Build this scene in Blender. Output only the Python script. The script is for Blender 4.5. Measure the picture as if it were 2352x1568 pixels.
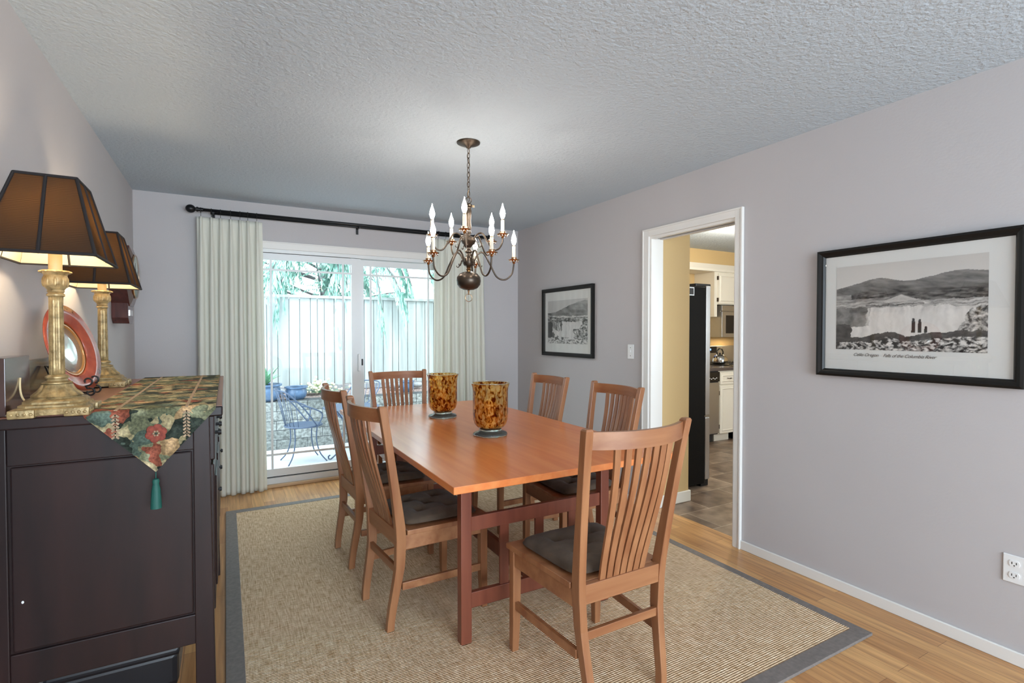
import bpy, bmesh, math, random
from mathutils import Vector, Matrix, noise
random.seed(7)
C = bpy.context.scene.collection
R = math.radians
for o in list(bpy.data.objects): bpy.data.objects.remove(o)

# ------------------------------------------------------------------ camera, world, lights
sc = bpy.context.scene
cam = bpy.data.cameras.new('camera'); cam.sensor_width = 36; cam.lens = 36*1185/2352; cam.clip_start = .05
co = bpy.data.objects.new('camera', cam); C.objects.link(co); sc.camera = co
co.location = (0, 0, 1.35)
co.rotation_euler = (R(90)-math.atan(23/1185), 0, -math.atan(657/1185))
vs = sc.view_settings
vs.view_transform = 'Standard'; vs.look = 'None'; vs.gamma = 1; vs.use_curve_mapping = False
vs.exposure = 0.0
W = bpy.data.worlds.new('world'); sc.world = W; W.use_nodes = True
bg = W.node_tree.nodes['Background']; bg.inputs[0].default_value = (.80, .93, 1, 1); bg.inputs[1].default_value = 5.0

def area(name, loc, rot, sx, sy, power, col=(1, 1, 1)):
    l = bpy.data.lights.new(name, 'AREA'); l.shape = 'RECTANGLE'; l.size = sx; l.size_y = sy; l.energy = power; l.color = col
    o = bpy.data.objects.new(name, l); C.objects.link(o); o.location = loc; o.rotation_euler = rot; return o
# daylight entering at the door and kitchen window, plus added fill behind the camera
po = area('door_portal', (1.07, 5.03, 1.05), (R(-90), 0, 0), 1.8, 2.0, 1); po.data.cycles.is_portal = True
area('fill_behind_camera', (1.1, -3.15, 1.35), (R(90), 0, 0), 2.8, 1.7, 215, (.72, .86, 1))  # added fill that brightens the room; the window it shines through is made up
area('daylight_kitchen_window', (5.0, .42, 1.55), (R(90), 0, 0), 1.9, 1.0, 26, (.88, .94, 1))
kl = bpy.data.lights.new('kitchen_fixture_light', 'POINT'); kl.energy = 62; kl.shadow_soft_size = .12; kl.color = (1, .90, .74)
ko = bpy.data.objects.new('kitchen_fixture_light', kl); C.objects.link(ko); ko.location = (4.5, 3.2, 2.17)
su = bpy.data.lights.new('sun', 'SUN'); su.energy = 2; su.angle = R(1); su.color = (1, .97, .93)
so = bpy.data.objects.new('sun', su); C.objects.link(so); so.rotation_euler = (R(32), 0, R(-14))
area('cooktop_light', (6.0, 4.7, 1.255), (0, 0, 0), .3, .08, 1.6, (1, .75, .42))

# ------------------------------------------------------------------ materials
def nodes(m):
    m.use_nodes = True; return m.node_tree.nodes, m.node_tree.links
def mat(name, col, rough=.5, metal=0, bump=0, bscale=60, var=0, vscale=8, stretch=(1, 1, 1), spec=.5, coat=0, emit=None, es=0, col2=None, sheen=0, detail=4, bdist=.002):
    m = bpy.data.materials.new(name); N, L = nodes(m); b = N['Principled BSDF']
    b.inputs['Base Color'].default_value = (*col, 1); b.inputs['Roughness'].default_value = rough
    b.inputs['Metallic'].default_value = metal; b.inputs['Specular IOR Level'].default_value = spec
    b.inputs['Coat Weight'].default_value = coat; b.inputs['Coat Roughness'].default_value = .15
    if sheen: b.inputs['Sheen Weight'].default_value = sheen
    if emit: b.inputs['Emission Color'].default_value = (*emit, 1); b.inputs['Emission Strength'].default_value = es
    if bump or var or col2:
        tc = N.new('ShaderNodeTexCoord'); mp = N.new('ShaderNodeMapping'); mp.inputs['Scale'].default_value = stretch
        L.new(tc.outputs['Object'], mp.inputs[0])
    if var or col2:
        nz = N.new('ShaderNodeTexNoise'); nz.inputs['Scale'].default_value = vscale; nz.inputs['Detail'].default_value = detail
        L.new(mp.outputs[0], nz.inputs[0])
        rp = N.new('ShaderNodeValToRGB'); rp.color_ramp.elements[0].position = .3; rp.color_ramp.elements[1].position = .7
        c2 = col2 or tuple(min(1, c*(1+var)) for c in col)
        c1 = col if col2 else tuple(c*(1-var) for c in col)
        rp.color_ramp.elements[0].color = (*c1, 1); rp.color_ramp.elements[1].color = (*c2, 1)
        L.new(nz.outputs[0], rp.inputs[0]); L.new(rp.outputs[0], b.inputs['Base Color'])
    if bump:
        n2 = N.new('ShaderNodeTexNoise'); n2.inputs['Scale'].default_value = bscale; n2.inputs['Detail'].default_value = 3
        L.new(mp.outputs[0], n2.inputs[0])
        bp = N.new('ShaderNodeBump'); bp.inputs['Strength'].default_value = bump; bp.inputs['Distance'].default_value = bdist
        L.new(n2.outputs[0], bp.inputs['Height']); L.new(bp.outputs[0], b.inputs['Normal'])
    return m
def wood(name, c1, c2, rough, axis=2, scale=1.0, coat=0, spec=.5):
    st = [22, 22, 22]; st[axis] = 1.6
    return mat(name, c1, rough, col2=c2, vscale=scale, stretch=tuple(st), coat=coat, spec=spec, detail=5, bump=.12, bscale=2)
def clear_glass(name, tint=(1, 1, 1), refl=1.0):
    m = bpy.data.materials.new(name); N, L = nodes(m); N.remove(N['Principled BSDF'])
    t = N.new('ShaderNodeBsdfTransparent'); t.inputs[0].default_value = (*tint, 1)
    g = N.new('ShaderNodeBsdfGlossy'); g.inputs['Roughness'].default_value = .01
    f = N.new('ShaderNodeLayerWeight'); f.inputs[0].default_value = .5
    pw = N.new('ShaderNodeMath'); pw.operation = 'POWER'; pw.inputs[1].default_value = 5; L.new(f.outputs['Facing'], pw.inputs[0])
    mu = N.new('ShaderNodeMath'); mu.operation = 'MULTIPLY_ADD'; mu.inputs[1].default_value = .95; mu.inputs[2].default_value = .045*refl; L.new(pw.outputs[0], mu.inputs[0])
    mx = N.new('ShaderNodeMixShader'); L.new(mu.outputs[0], mx.inputs[0]); L.new(t.outputs[0], mx.inputs[1]); L.new(g.outputs[0], mx.inputs[2])
    L.new(mx.outputs[0], N['Material Output'].inputs[0]); return m
def attr_mat(name, rough=.6):
    m = bpy.data.materials.new(name); N, L = nodes(m); a = N.new('ShaderNodeVertexColor'); a.layer_name = 'Col'
    L.new(a.outputs[0], N['Principled BSDF'].inputs['Base Color']); N['Principled BSDF'].inputs['Roughness'].default_value = rough; return m

def m_floor():
    m = bpy.data.materials.new('oak_boards'); N, L = nodes(m); b = N['Principled BSDF']
    tc = N.new('ShaderNodeTexCoord'); mp = N.new('ShaderNodeMapping'); mp.inputs['Rotation'].default_value = (0, 0, R(90))
    L.new(tc.outputs['Object'], mp.inputs[0])
    bk = N.new('ShaderNodeTexBrick'); bk.inputs['Scale'].default_value = 1; bk.inputs['Brick Width'].default_value = .75; bk.inputs['Row Height'].default_value = .083
    bk.inputs['Mortar Size'].default_value = .0008; bk.inputs['Mortar Smooth'].default_value = .1; bk.offset = .37
    bk.inputs['Color1'].default_value = (.66, .385, .165, 1); bk.inputs['Color2'].default_value = (.45, .22, .085, 1); bk.inputs['Mortar'].default_value = (.16, .07, .03, 1)
    L.new(mp.outputs[0], bk.inputs[0])
    m2 = N.new('ShaderNodeMapping'); m2.inputs['Scale'].default_value = (30, 1.5, 1); L.new(tc.outputs['Object'], m2.inputs[0])
    nz = N.new('ShaderNodeTexNoise'); nz.inputs['Scale'].default_value = 1.6; nz.inputs['Detail'].default_value = 6; L.new(m2.outputs[0], nz.inputs[0])
    rp = N.new('ShaderNodeValToRGB'); rp.color_ramp.elements[0].color = (.62, .55, .5, 1); rp.color_ramp.elements[1].color = (1.15, 1.12, 1.05, 1)
    rp.color_ramp.elements[0].position = .25; rp.color_ramp.elements[1].position = .65; L.new(nz.outputs[0], rp.inputs[0])
    mx = N.new('ShaderNodeMixRGB'); mx.blend_type = 'MULTIPLY'; mx.inputs[0].default_value = 1; L.new(bk.outputs[0], mx.inputs[1]); L.new(rp.outputs[0], mx.inputs[2])
    L.new(mx.outputs[0], b.inputs['Base Color']); b.inputs['Roughness'].default_value = .3; b.inputs['Specular IOR Level'].default_value = .45
    return m
def m_tile():
    m = bpy.data.materials.new('slate_tile'); N, L = nodes(m); b = N['Principled BSDF']
    tc = N.new('ShaderNodeTexCoord')
    bk = N.new('ShaderNodeTexBrick'); bk.inputs['Scale'].default_value = 1; bk.inputs['Brick Width'].default_value = .46; bk.inputs['Row Height'].default_value = .30
    bk.inputs['Mortar Size'].default_value = .003; bk.offset = .5
    bk.inputs['Color1'].default_value = (.15, .105, .075, 1); bk.inputs['Color2'].default_value = (.24, .18, .135, 1); bk.inputs['Mortar'].default_value = (.42, .36, .30, 1)
    L.new(tc.outputs['Object'], bk.inputs[0])
    nz = N.new('ShaderNodeTexNoise'); nz.inputs['Scale'].default_value = 7; nz.inputs['Detail'].default_value = 7; L.new(tc.outputs['Object'], nz.inputs[0])
    rp = N.new('ShaderNodeValToRGB'); rp.color_ramp.elements[0].color = (.5, .45, .42, 1); rp.color_ramp.elements[1].color = (1.5, 1.45, 1.35, 1); rp.color_ramp.elements[0].position = .3; rp.color_ramp.elements[1].position = .7
    L.new(nz.outputs[0], rp.inputs[0])
    mx = N.new('ShaderNodeMixRGB'); mx.blend_type = 'MULTIPLY'; mx.inputs[0].default_value = 1; L.new(bk.outputs[0], mx.inputs[1]); L.new(rp.outputs[0], mx.inputs[2])
    L.new(mx.outputs[0], b.inputs['Base Color']); b.inputs['Roughness'].default_value = .38; return m
def m_rug():
    m = bpy.data.materials.new('sisal_weave'); N, L = nodes(m); b = N['Principled BSDF']
    tc = N.new('ShaderNodeTexCoord')
    mp = N.new('ShaderNodeMapping'); mp.inputs['Scale'].default_value = (14, 110, 1); L.new(tc.outputs['Object'], mp.inputs[0])
    nz = N.new('ShaderNodeTexNoise'); nz.inputs['Scale'].default_value = 1.5; nz.inputs['Detail'].default_value = 3; L.new(mp.outputs[0], nz.inputs[0])
    mq = N.new('ShaderNodeMapping'); mq.inputs['Scale'].default_value = (110, 9, 1); L.new(tc.outputs['Object'], mq.inputs[0])
    n3 = N.new('ShaderNodeTexNoise'); n3.inputs['Scale'].default_value = 1.5; n3.inputs['Detail'].default_value = 3; L.new(mq.outputs[0], n3.inputs[0])
    ad = N.new('ShaderNodeMath'); ad.operation = 'ADD'; L.new(nz.outputs[0], ad.inputs[0]); L.new(n3.outputs[0], ad.inputs[1])
    rp = N.new('ShaderNodeValToRGB'); e = rp.color_ramp.elements; e[0].position = .34; e[0].color = (.42, .26, .13, 1); e[1].position = .66; e[1].color = (.88, .72, .52, 1)
    k = rp.color_ramp.elements.new(.5); k.color = (.68, .49, .31, 1)
    hf = N.new('ShaderNodeMath'); hf.operation = 'MULTIPLY'; hf.inputs[1].default_value = .5; L.new(ad.outputs[0], hf.inputs[0]); L.new(hf.outputs[0], rp.inputs[0])
    L.new(rp.outputs[0], b.inputs['Base Color']); b.inputs['Roughness'].default_value = .95; b.inputs['Specular IOR Level'].default_value = .1
    wv = N.new('ShaderNodeTexWave'); wv.bands_direction = 'Y'; wv.inputs['Scale'].default_value = 32; wv.inputs['Distortion'].default_value = .6; wv.inputs['Detail'].default_value = 1
    L.new(tc.outputs['Object'], wv.inputs[0])
    vr = N.new('ShaderNodeTexNoise'); vr.inputs['Scale'].default_value = 170; L.new(tc.outputs['Object'], vr.inputs[0])
    a2 = N.new('ShaderNodeMath'); a2.operation = 'ADD'; L.new(wv.outputs[0], a2.inputs[0]); L.new(vr.outputs[0], a2.inputs[1])
    bp = N.new('ShaderNodeBump'); bp.inputs['Strength'].default_value = .8; bp.inputs['Distance'].default_value = .004; L.new(a2.outputs[0], bp.inputs['Height']); L.new(bp.outputs[0], b.inputs['Normal'])
    return m
def m_tapestry():
    m = bpy.data.materials.new('floral_tapestry'); N, L = nodes(m); b = N['Principled BSDF']
    tc = N.new('ShaderNodeTexCoord'); nz = N.new('ShaderNodeTexNoise'); nz.inputs['Scale'].default_value = 18; L.new(tc.outputs['Object'], nz.inputs[0])
    mxv = N.new('ShaderNodeMixRGB'); mxv.inputs[0].default_value = .09; L.new(tc.outputs['Object'], mxv.inputs[1]); L.new(nz.outputs['Color'], mxv.inputs[2])
    vo = N.new('ShaderNodeTexVoronoi'); vo.inputs['Scale'].default_value = 21; L.new(mxv.outputs[0], vo.inputs[0])
    sp = N.new('ShaderNodeSeparateColor'); L.new(vo.outputs['Color'], sp.inputs[0])
    rp = N.new('ShaderNodeValToRGB'); rp.color_ramp.interpolation = 'CONSTANT'; e = rp.color_ramp.elements
    cols = [(0, (.035, .045, .038)), (.16, (.20, .21, .14)), (.32, (.44, .37, .23)), (.46, (.11, .15, .13)), (.6, (.50, .41, .26)), (.72, (.24, .25, .17)), (.82, (.30, .09, .06)), (.9, (.46, .30, .17))]
    e[0].position = 0; e[0].color = (*cols[0][1], 1); e[1].position = cols[1][0]; e[1].color = (*cols[1][1], 1)
    for p, c_ in cols[2:]:
        q = e.new(p); q.color = (*c_, 1)
    L.new(sp.outputs[0], rp.inputs[0])
    # dark outline of each leaf or petal, light threads
    r2 = N.new('ShaderNodeValToRGB'); r2.color_ramp.elements[0].position = .15; r2.color_ramp.elements[0].color = (1.15, 1.15, 1.1, 1); r2.color_ramp.elements[1].position = .62; r2.color_ramp.elements[1].color = (.35, .36, .3, 1)
    L.new(vo.outputs['Distance'], r2.inputs[0])
    mx = N.new('ShaderNodeMixRGB'); mx.blend_type = 'MULTIPLY'; mx.inputs[0].default_value = .8; L.new(rp.outputs[0], mx.inputs[1]); L.new(r2.outputs[0], mx.inputs[2])
    n2 = N.new('ShaderNodeTexNoise'); n2.inputs['Scale'].default_value = 150; L.new(tc.outputs['Object'], n2.inputs[0])
    r3 = N.new('ShaderNodeValToRGB'); r3.color_ramp.elements[0].position = .35; r3.color_ramp.elements[0].color = (.6, .6, .6, 1); r3.color_ramp.elements[1].position = .65; r3.color_ramp.elements[1].color = (1.4, 1.4, 1.3, 1)
    L.new(n2.outputs[0], r3.inputs[0]); m3 = N.new('ShaderNodeMixRGB'); m3.blend_type = 'MULTIPLY'; m3.inputs[0].default_value = .8; L.new(mx.outputs[0], m3.inputs[1]); L.new(r3.outputs[0], m3.inputs[2])
    L.new(m3.outputs[0], b.inputs['Base Color']); b.inputs['Roughness'].default_value = .85; b.inputs['Specular IOR Level'].default_value = .15
    bp = N.new('ShaderNodeBump'); bp.inputs['Strength'].default_value = .4; bp.inputs['Distance'].default_value = .002; L.new(n2.outputs[0], bp.inputs['Height']); L.new(bp.outputs[0], b.inputs['Normal'])
    return m
def m_amber():
    m = bpy.data.materials.new('mottled_amber_glass'); N, L = nodes(m); b = N['Principled BSDF']
    tc = N.new('ShaderNodeTexCoord'); mp = N.new('ShaderNodeMapping'); mp.inputs['Scale'].default_value = (1, 1, .6); L.new(tc.outputs['Object'], mp.inputs[0])
    nz = N.new('ShaderNodeTexNoise'); nz.inputs['Scale'].default_value = 55; nz.inputs['Detail'].default_value = 3; nz.inputs['Distortion'].default_value = .8; L.new(mp.outputs[0], nz.inputs[0])
    n2 = N.new('ShaderNodeTexNoise'); n2.inputs['Scale'].default_value = 12; L.new(mp.outputs[0], n2.inputs[0])
    ad = N.new('ShaderNodeMath'); ad.operation = 'MULTIPLY_ADD'; L.new(nz.outputs[0], ad.inputs[0]); ad.inputs[1].default_value = .7
    hh = N.new('ShaderNodeMath'); hh.operation = 'MULTIPLY'; hh.inputs[1].default_value = .3; L.new(n2.outputs[0], hh.inputs[0]); L.new(hh.outputs[0], ad.inputs[2])
    rp = N.new('ShaderNodeValToRGB'); e = rp.color_ramp.elements; e[0].position = .41; e[0].color = (.20, .035, .006, 1); e[1].position = .58; e[1].color = (.97, .76, .34, 1)
    k = e.new(.48); k.color = (.72, .34, .06, 1)
    L.new(ad.outputs[0], rp.inputs[0])
    N.remove(b)
    t = N.new('ShaderNodeBsdfTransparent'); L.new(rp.outputs[0], t.inputs[0])
    tl = N.new('ShaderNodeBsdfTranslucent'); L.new(rp.outputs[0], tl.inputs[0])
    d = N.new('ShaderNodeBsdfDiffuse'); L.new(rp.outputs[0], d.inputs[0])
    m1 = N.new('ShaderNodeMixShader'); m1.inputs[0].default_value = .5; L.new(tl.outputs[0], m1.inputs[1]); L.new(d.outputs[0], m1.inputs[2])
    m2 = N.new('ShaderNodeMixShader'); m2.inputs[0].default_value = .27; L.new(t.outputs[0], m2.inputs[1]); L.new(m1.outputs[0], m2.inputs[2])
    g = N.new('ShaderNodeBsdfGlossy'); g.inputs['Roughness'].default_value = .05; lw = N.new('ShaderNodeLayerWeight'); f = N.new('ShaderNodeMath'); f.operation = 'POWER'; f.inputs[1].default_value = 4; L.new(lw.outputs['Facing'], f.inputs[0])
    m3 = N.new('ShaderNodeMixShader'); L.new(f.outputs[0], m3.inputs[0]); L.new(m2.outputs[0], m3.inputs[1]); L.new(g.outputs[0], m3.inputs[2])
    L.new(m3.outputs[0], N['Material Output'].inputs[0]); return m
def translucent(name, col, tcol, mix=.5, silk=False):
    m = bpy.data.materials.new(name); N, L = nodes(m); N.remove(N['Principled BSDF'])
    d = N.new('ShaderNodeBsdfDiffuse'); d.inputs[0].default_value = (*col, 1); t = N.new('ShaderNodeBsdfTranslucent'); t.inputs[0].default_value = (*tcol, 1)
    mx = N.new('ShaderNodeMixShader'); mx.inputs[0].default_value = mix; L.new(d.outputs[0], mx.inputs[1]); L.new(t.outputs[0], mx.inputs[2])
    if silk:
        tc = N.new('ShaderNodeTexCoord'); mp = N.new('ShaderNodeMapping'); mp.inputs['Scale'].default_value = (1, 1, 2.4); L.new(tc.outputs['Object'], mp.inputs[0])
        wv = N.new('ShaderNodeTexWave'); wv.bands_direction = 'Z'; wv.inputs['Scale'].default_value = 28; wv.inputs['Distortion'].default_value = 9; wv.inputs['Detail'].default_value = 1.5; wv.inputs['Detail Scale'].default_value = .35
        L.new(mp.outputs[0], wv.inputs[0])
        rp = N.new('ShaderNodeValToRGB'); rp.color_ramp.elements[0].color = (*[c*.55 for c in tcol], 1); rp.color_ramp.elements[1].color = (*tcol, 1)
        L.new(wv.outputs[0], rp.inputs[0]); L.new(rp.outputs[0], t.inputs[0])
    L.new(mx.outputs[0], N['Material Output'].inputs[0]); return m
def m_block():
    m = bpy.data.materials.new('split_concrete_block'); N, L = nodes(m); b = N['Principled BSDF']
    tc = N.new('ShaderNodeTexCoord'); mp = N.new('ShaderNodeMapping'); mp.inputs['Rotation'].default_value = (R(90), 0, 0); L.new(tc.outputs['Object'], mp.inputs[0])
    bk = N.new('ShaderNodeTexBrick'); bk.inputs['Scale'].default_value = 1; bk.inputs['Brick Width'].default_value = .36; bk.inputs['Row Height'].default_value = .119; bk.inputs['Mortar Size'].default_value = .004
    bk.inputs['Color1'].default_value = (.17, .185, .18, 1); bk.inputs['Color2'].default_value = (.27, .285, .28, 1); bk.inputs['Mortar'].default_value = (.06, .065, .07, 1)
    L.new(mp.outputs[0], bk.inputs[0])
    nz = N.new('ShaderNodeTexNoise'); nz.inputs['Scale'].default_value = 26; nz.inputs['Detail'].default_value = 5; L.new(tc.outputs['Object'], nz.inputs[0])
    rp = N.new('ShaderNodeValToRGB'); rp.color_ramp.elements[0].position = .35; rp.color_ramp.elements[0].color = (.6, .6, .6, 1); rp.color_ramp.elements[1].position = .65; rp.color_ramp.elements[1].color = (1.5, 1.5, 1.5, 1)
    L.new(nz.outputs[0], rp.inputs[0]); mx = N.new('ShaderNodeMixRGB'); mx.blend_type = 'MULTIPLY'; mx.inputs[0].default_value = 1; L.new(bk.outputs[0], mx.inputs[1]); L.new(rp.outputs[0], mx.inputs[2])
    L.new(mx.outputs[0], b.inputs['Base Color']); b.inputs['Roughness'].default_value = .9
    bp = N.new('ShaderNodeBump'); bp.inputs['Distance'].default_value = .02; L.new(nz.outputs[0], bp.inputs['Height']); L.new(bp.outputs[0], b.inputs['Normal'])
    return m

M = dict(
    wall=mat('wall_paint', (.50, .475, .475), .75, bump=.25, bscale=90, bdist=.002),
    ceil=mat('ceiling_texture', (.505, .575, .635), .9, bump=1.0, bscale=58, bdist=.0058),
    kwall=mat('kitchen_wall_paint', (.60, .425, .20), .7, bump=.2, bscale=90),
    trim=mat('white_trim_paint', (.78, .76, .72), .4),
    kwhite=mat('cream_cabinet_paint', (.80, .76, .66), .4),
    floor=m_floor(), tile=m_tile(), rug=m_rug(), tapestry=m_tapestry(), amber=m_amber(), block=m_block(),
    rugb=mat('rug_binding', (.19, .165, .15), .62, bump=.5, bscale=400, var=.15, vscale=60, spec=.5),
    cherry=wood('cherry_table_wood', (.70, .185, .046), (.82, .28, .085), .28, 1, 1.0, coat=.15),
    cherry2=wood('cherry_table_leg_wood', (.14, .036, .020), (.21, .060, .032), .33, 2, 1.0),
    chair=wood('chair_wood', (.24, .088, .036), (.38, .175, .078), .36, 2, 1.0),
    chairh=wood('chair_wood_crosswise', (.24, .088, .036), (.38, .175, .078), .36, 0, 1.0),
    cushion=mat('taupe_corduroy', (.085, .060, .042), .95, bump=.5, bscale=90, var=.22, vscale=14, sheen=.08, spec=.15),
    dark=mat('dark_stained_wood', (.010, .006, .0065), .36, col2=(.026, .011, .010), vscale=1.4, stretch=(9, 9, 1.2), detail=6, bump=.1, bscale=4, spec=.33),
    darktop=mat('worn_brown_top_wood', (.15, .060, .038), .33, col2=(.24, .105, .068), vscale=2, stretch=(12, 1.5, 1), detail=6),
    black=mat('black_metal', (.012, .012, .013), .38, metal=.4),
    frame=mat('black_picture_frame', (.008, .007, .006), .42, spec=.3),
    mattew=mat('white_mat_board', (.70, .70, .67), .8), art=attr_mat('printed_photograph', .6),
    pglass=clear_glass('picture_glass', (1, 1, 1), 2.0), wglass=clear_glass('window_glass', (.97, 1, 1), .12),
    lampgold=mat('antique_gold_plaster', (.17, .115, .045), .40, metal=.35, col2=(.52, .38, .18), vscale=45, bump=.7, bscale=120),
    candle=mat('candle_sleeve', (.78, .70, .56), .5), gsleeve=mat('gold_candle_sleeve', (.66, .50, .26), .5),
    shade=translucent('brown_silk_shade', (.05, .036, .028), (.17, .112, .070), .42, silk=True),
    shadein=translucent('cream_shade_lining', (.80, .68, .45), (.5, .36, .16), .3),
    piping=mat('shade_piping', (.012, .009, .009), .8),
    curtain=translucent('cream_linen', (.86, .85, .77), (.90, .90, .82), .34),
    vinyl=mat('white_vinyl', (.76, .78, .78), .35), dgap=mat('dark_gap', (.01, .01, .01), .8),
    bronze=mat('aged_bronze', (.075, .055, .040), .34, metal=.75, var=.25, vscale=20), brass=mat('brass', (.58, .37, .21), .18, metal=1),
    steel=mat('stainless_steel', (.50, .50, .50), .32, metal=.9, bump=.05, bscale=20, stretch=(1, 1, 40)),
    chrome=mat('chrome', (.75, .75, .76), .08, metal=1),
    gblack=mat('gloss_black', (.008, .008, .009), .25), pblack=mat('black_side_panel', (.006, .005, .004), .6, bump=.3, bscale=150, spec=.12),
    counter=mat('dark_speckled_counter', (.04, .034, .034), .22, col2=(.13, .105, .10), vscale=160),
    white=mat('white_plastic', (.80, .80, .79), .35), ivory=mat('ivory_cord', (.72, .60, .36), .5),
    red=mat('red_marbled_glass', (.24, .035, .018), .2, col2=(.46, .09, .04), vscale=16, coat=.3), plateblack=mat('plate_back', (.02, .015, .015), .4),
    platec=mat('iridescent_plate_centre', (.42, .44, .42), .08, metal=.5, col2=(.74, .74, .70), vscale=9, coat=.8), plategold=mat('amber_plate_well', (.50, .22, .06), .15, metal=.3, coat=.6),
    clockw=mat('mahogany_case', (.075, .014, .010), .25, var=.3, vscale=5, stretch=(8, 8, 1), coat=.4), dial=mat('clock_dial', (.72, .71, .66), .4),
    tassel=mat('green_silk_thread', (.006, .085, .065), .6, bump=.6, bscale=200, stretch=(1, 1, .05)),
    braid=mat('tan_braid', (.34, .24, .15), .8, var=.4, vscale=120), flower=mat('rust_flower_thread', (.22, .045, .028), .85, var=.3, vscale=120),
    gtglass=mat('seafoam_glass', (.80, .92, .86), .04), wax=mat('ivory_wax', (.86, .72, .48), .5),
    fence=mat('weathered_fence_board', (.42, .455, .455), .85, var=.18, vscale=1.2, stretch=(10, 10, .8)),
    patio=mat('pale_concrete', (.66, .68, .70), .9, var=.08, vscale=6), mulch=mat('bark_mulch', (.16, .10, .09), .95, col2=(.50, .42, .40), vscale=60, bump=1, bscale=60, bdist=.02),
    bluepot=mat('blue_glazed_pot', (.10, .17, .29), .25, var=.2, vscale=10), iron=mat('blue_grey_iron', (.09, .12, .19), .45, metal=.3),
    leaf=mat('leaf_green', (.18, .42, .24), .6, var=.3, vscale=20), conifer=mat('cedar_green', (.20, .42, .36), .7, col2=(.55, .78, .68), vscale=6), bark=mat('grey_bark', (.20, .18, .19), .9, var=.3, vscale=10),
    flowers=mat('cream_blossom', (.85, .82, .60), .7), blade=mat('knife_handle_dark', (.02, .022, .03), .3), blockw=wood('knife_block_wood', (.45, .25, .12), (.6, .36, .18), .4),
    screen=mat('dark_display', (.01, .01, .012), .2), blue=mat('blue_digits', (.05, .1, .6), .4, emit=(.15, .35, 1), es=4),
    ink=mat('dark_ink', (.10, .08, .07), .8), slot=mat('dark_slot', (.03, .03, .03), .6), stone=mat('grey_rock', (.30, .31, .33), .9, var=.3, vscale=10),
    sill=mat('oak_sill', (.62, .42, .24), .4), case2=mat('brown_box_wood', (.05, .022, .018), .16, coat=.5, var=.3, vscale=6),
    bagm=mat('black_case_cover', (.010, .010, .013), .35),
)
M['gtglass'].node_tree.nodes['Principled BSDF'].inputs['Transmission Weight'].default_value = .92
def bulb_mat(name, col, s):
    m = bpy.data.materials.new(name); N, L = nodes(m); b = N['Principled BSDF']; b.inputs['Base Color'].default_value = (.9, .9, .9, 1)
    b.inputs['Emission Color'].default_value = (*col, 1); b.inputs['Emission Strength'].default_value = s; return m
M['bulb'] = bulb_mat('lit_candle_bulb', (1, .91, .80), 95)
M['lampbulb'] = bulb_mat('lit_lamp_bulb', (1, .80, .55), 210)
M['dome'] = bulb_mat('lit_kitchen_dome', (1, .93, .8), 5)

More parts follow.
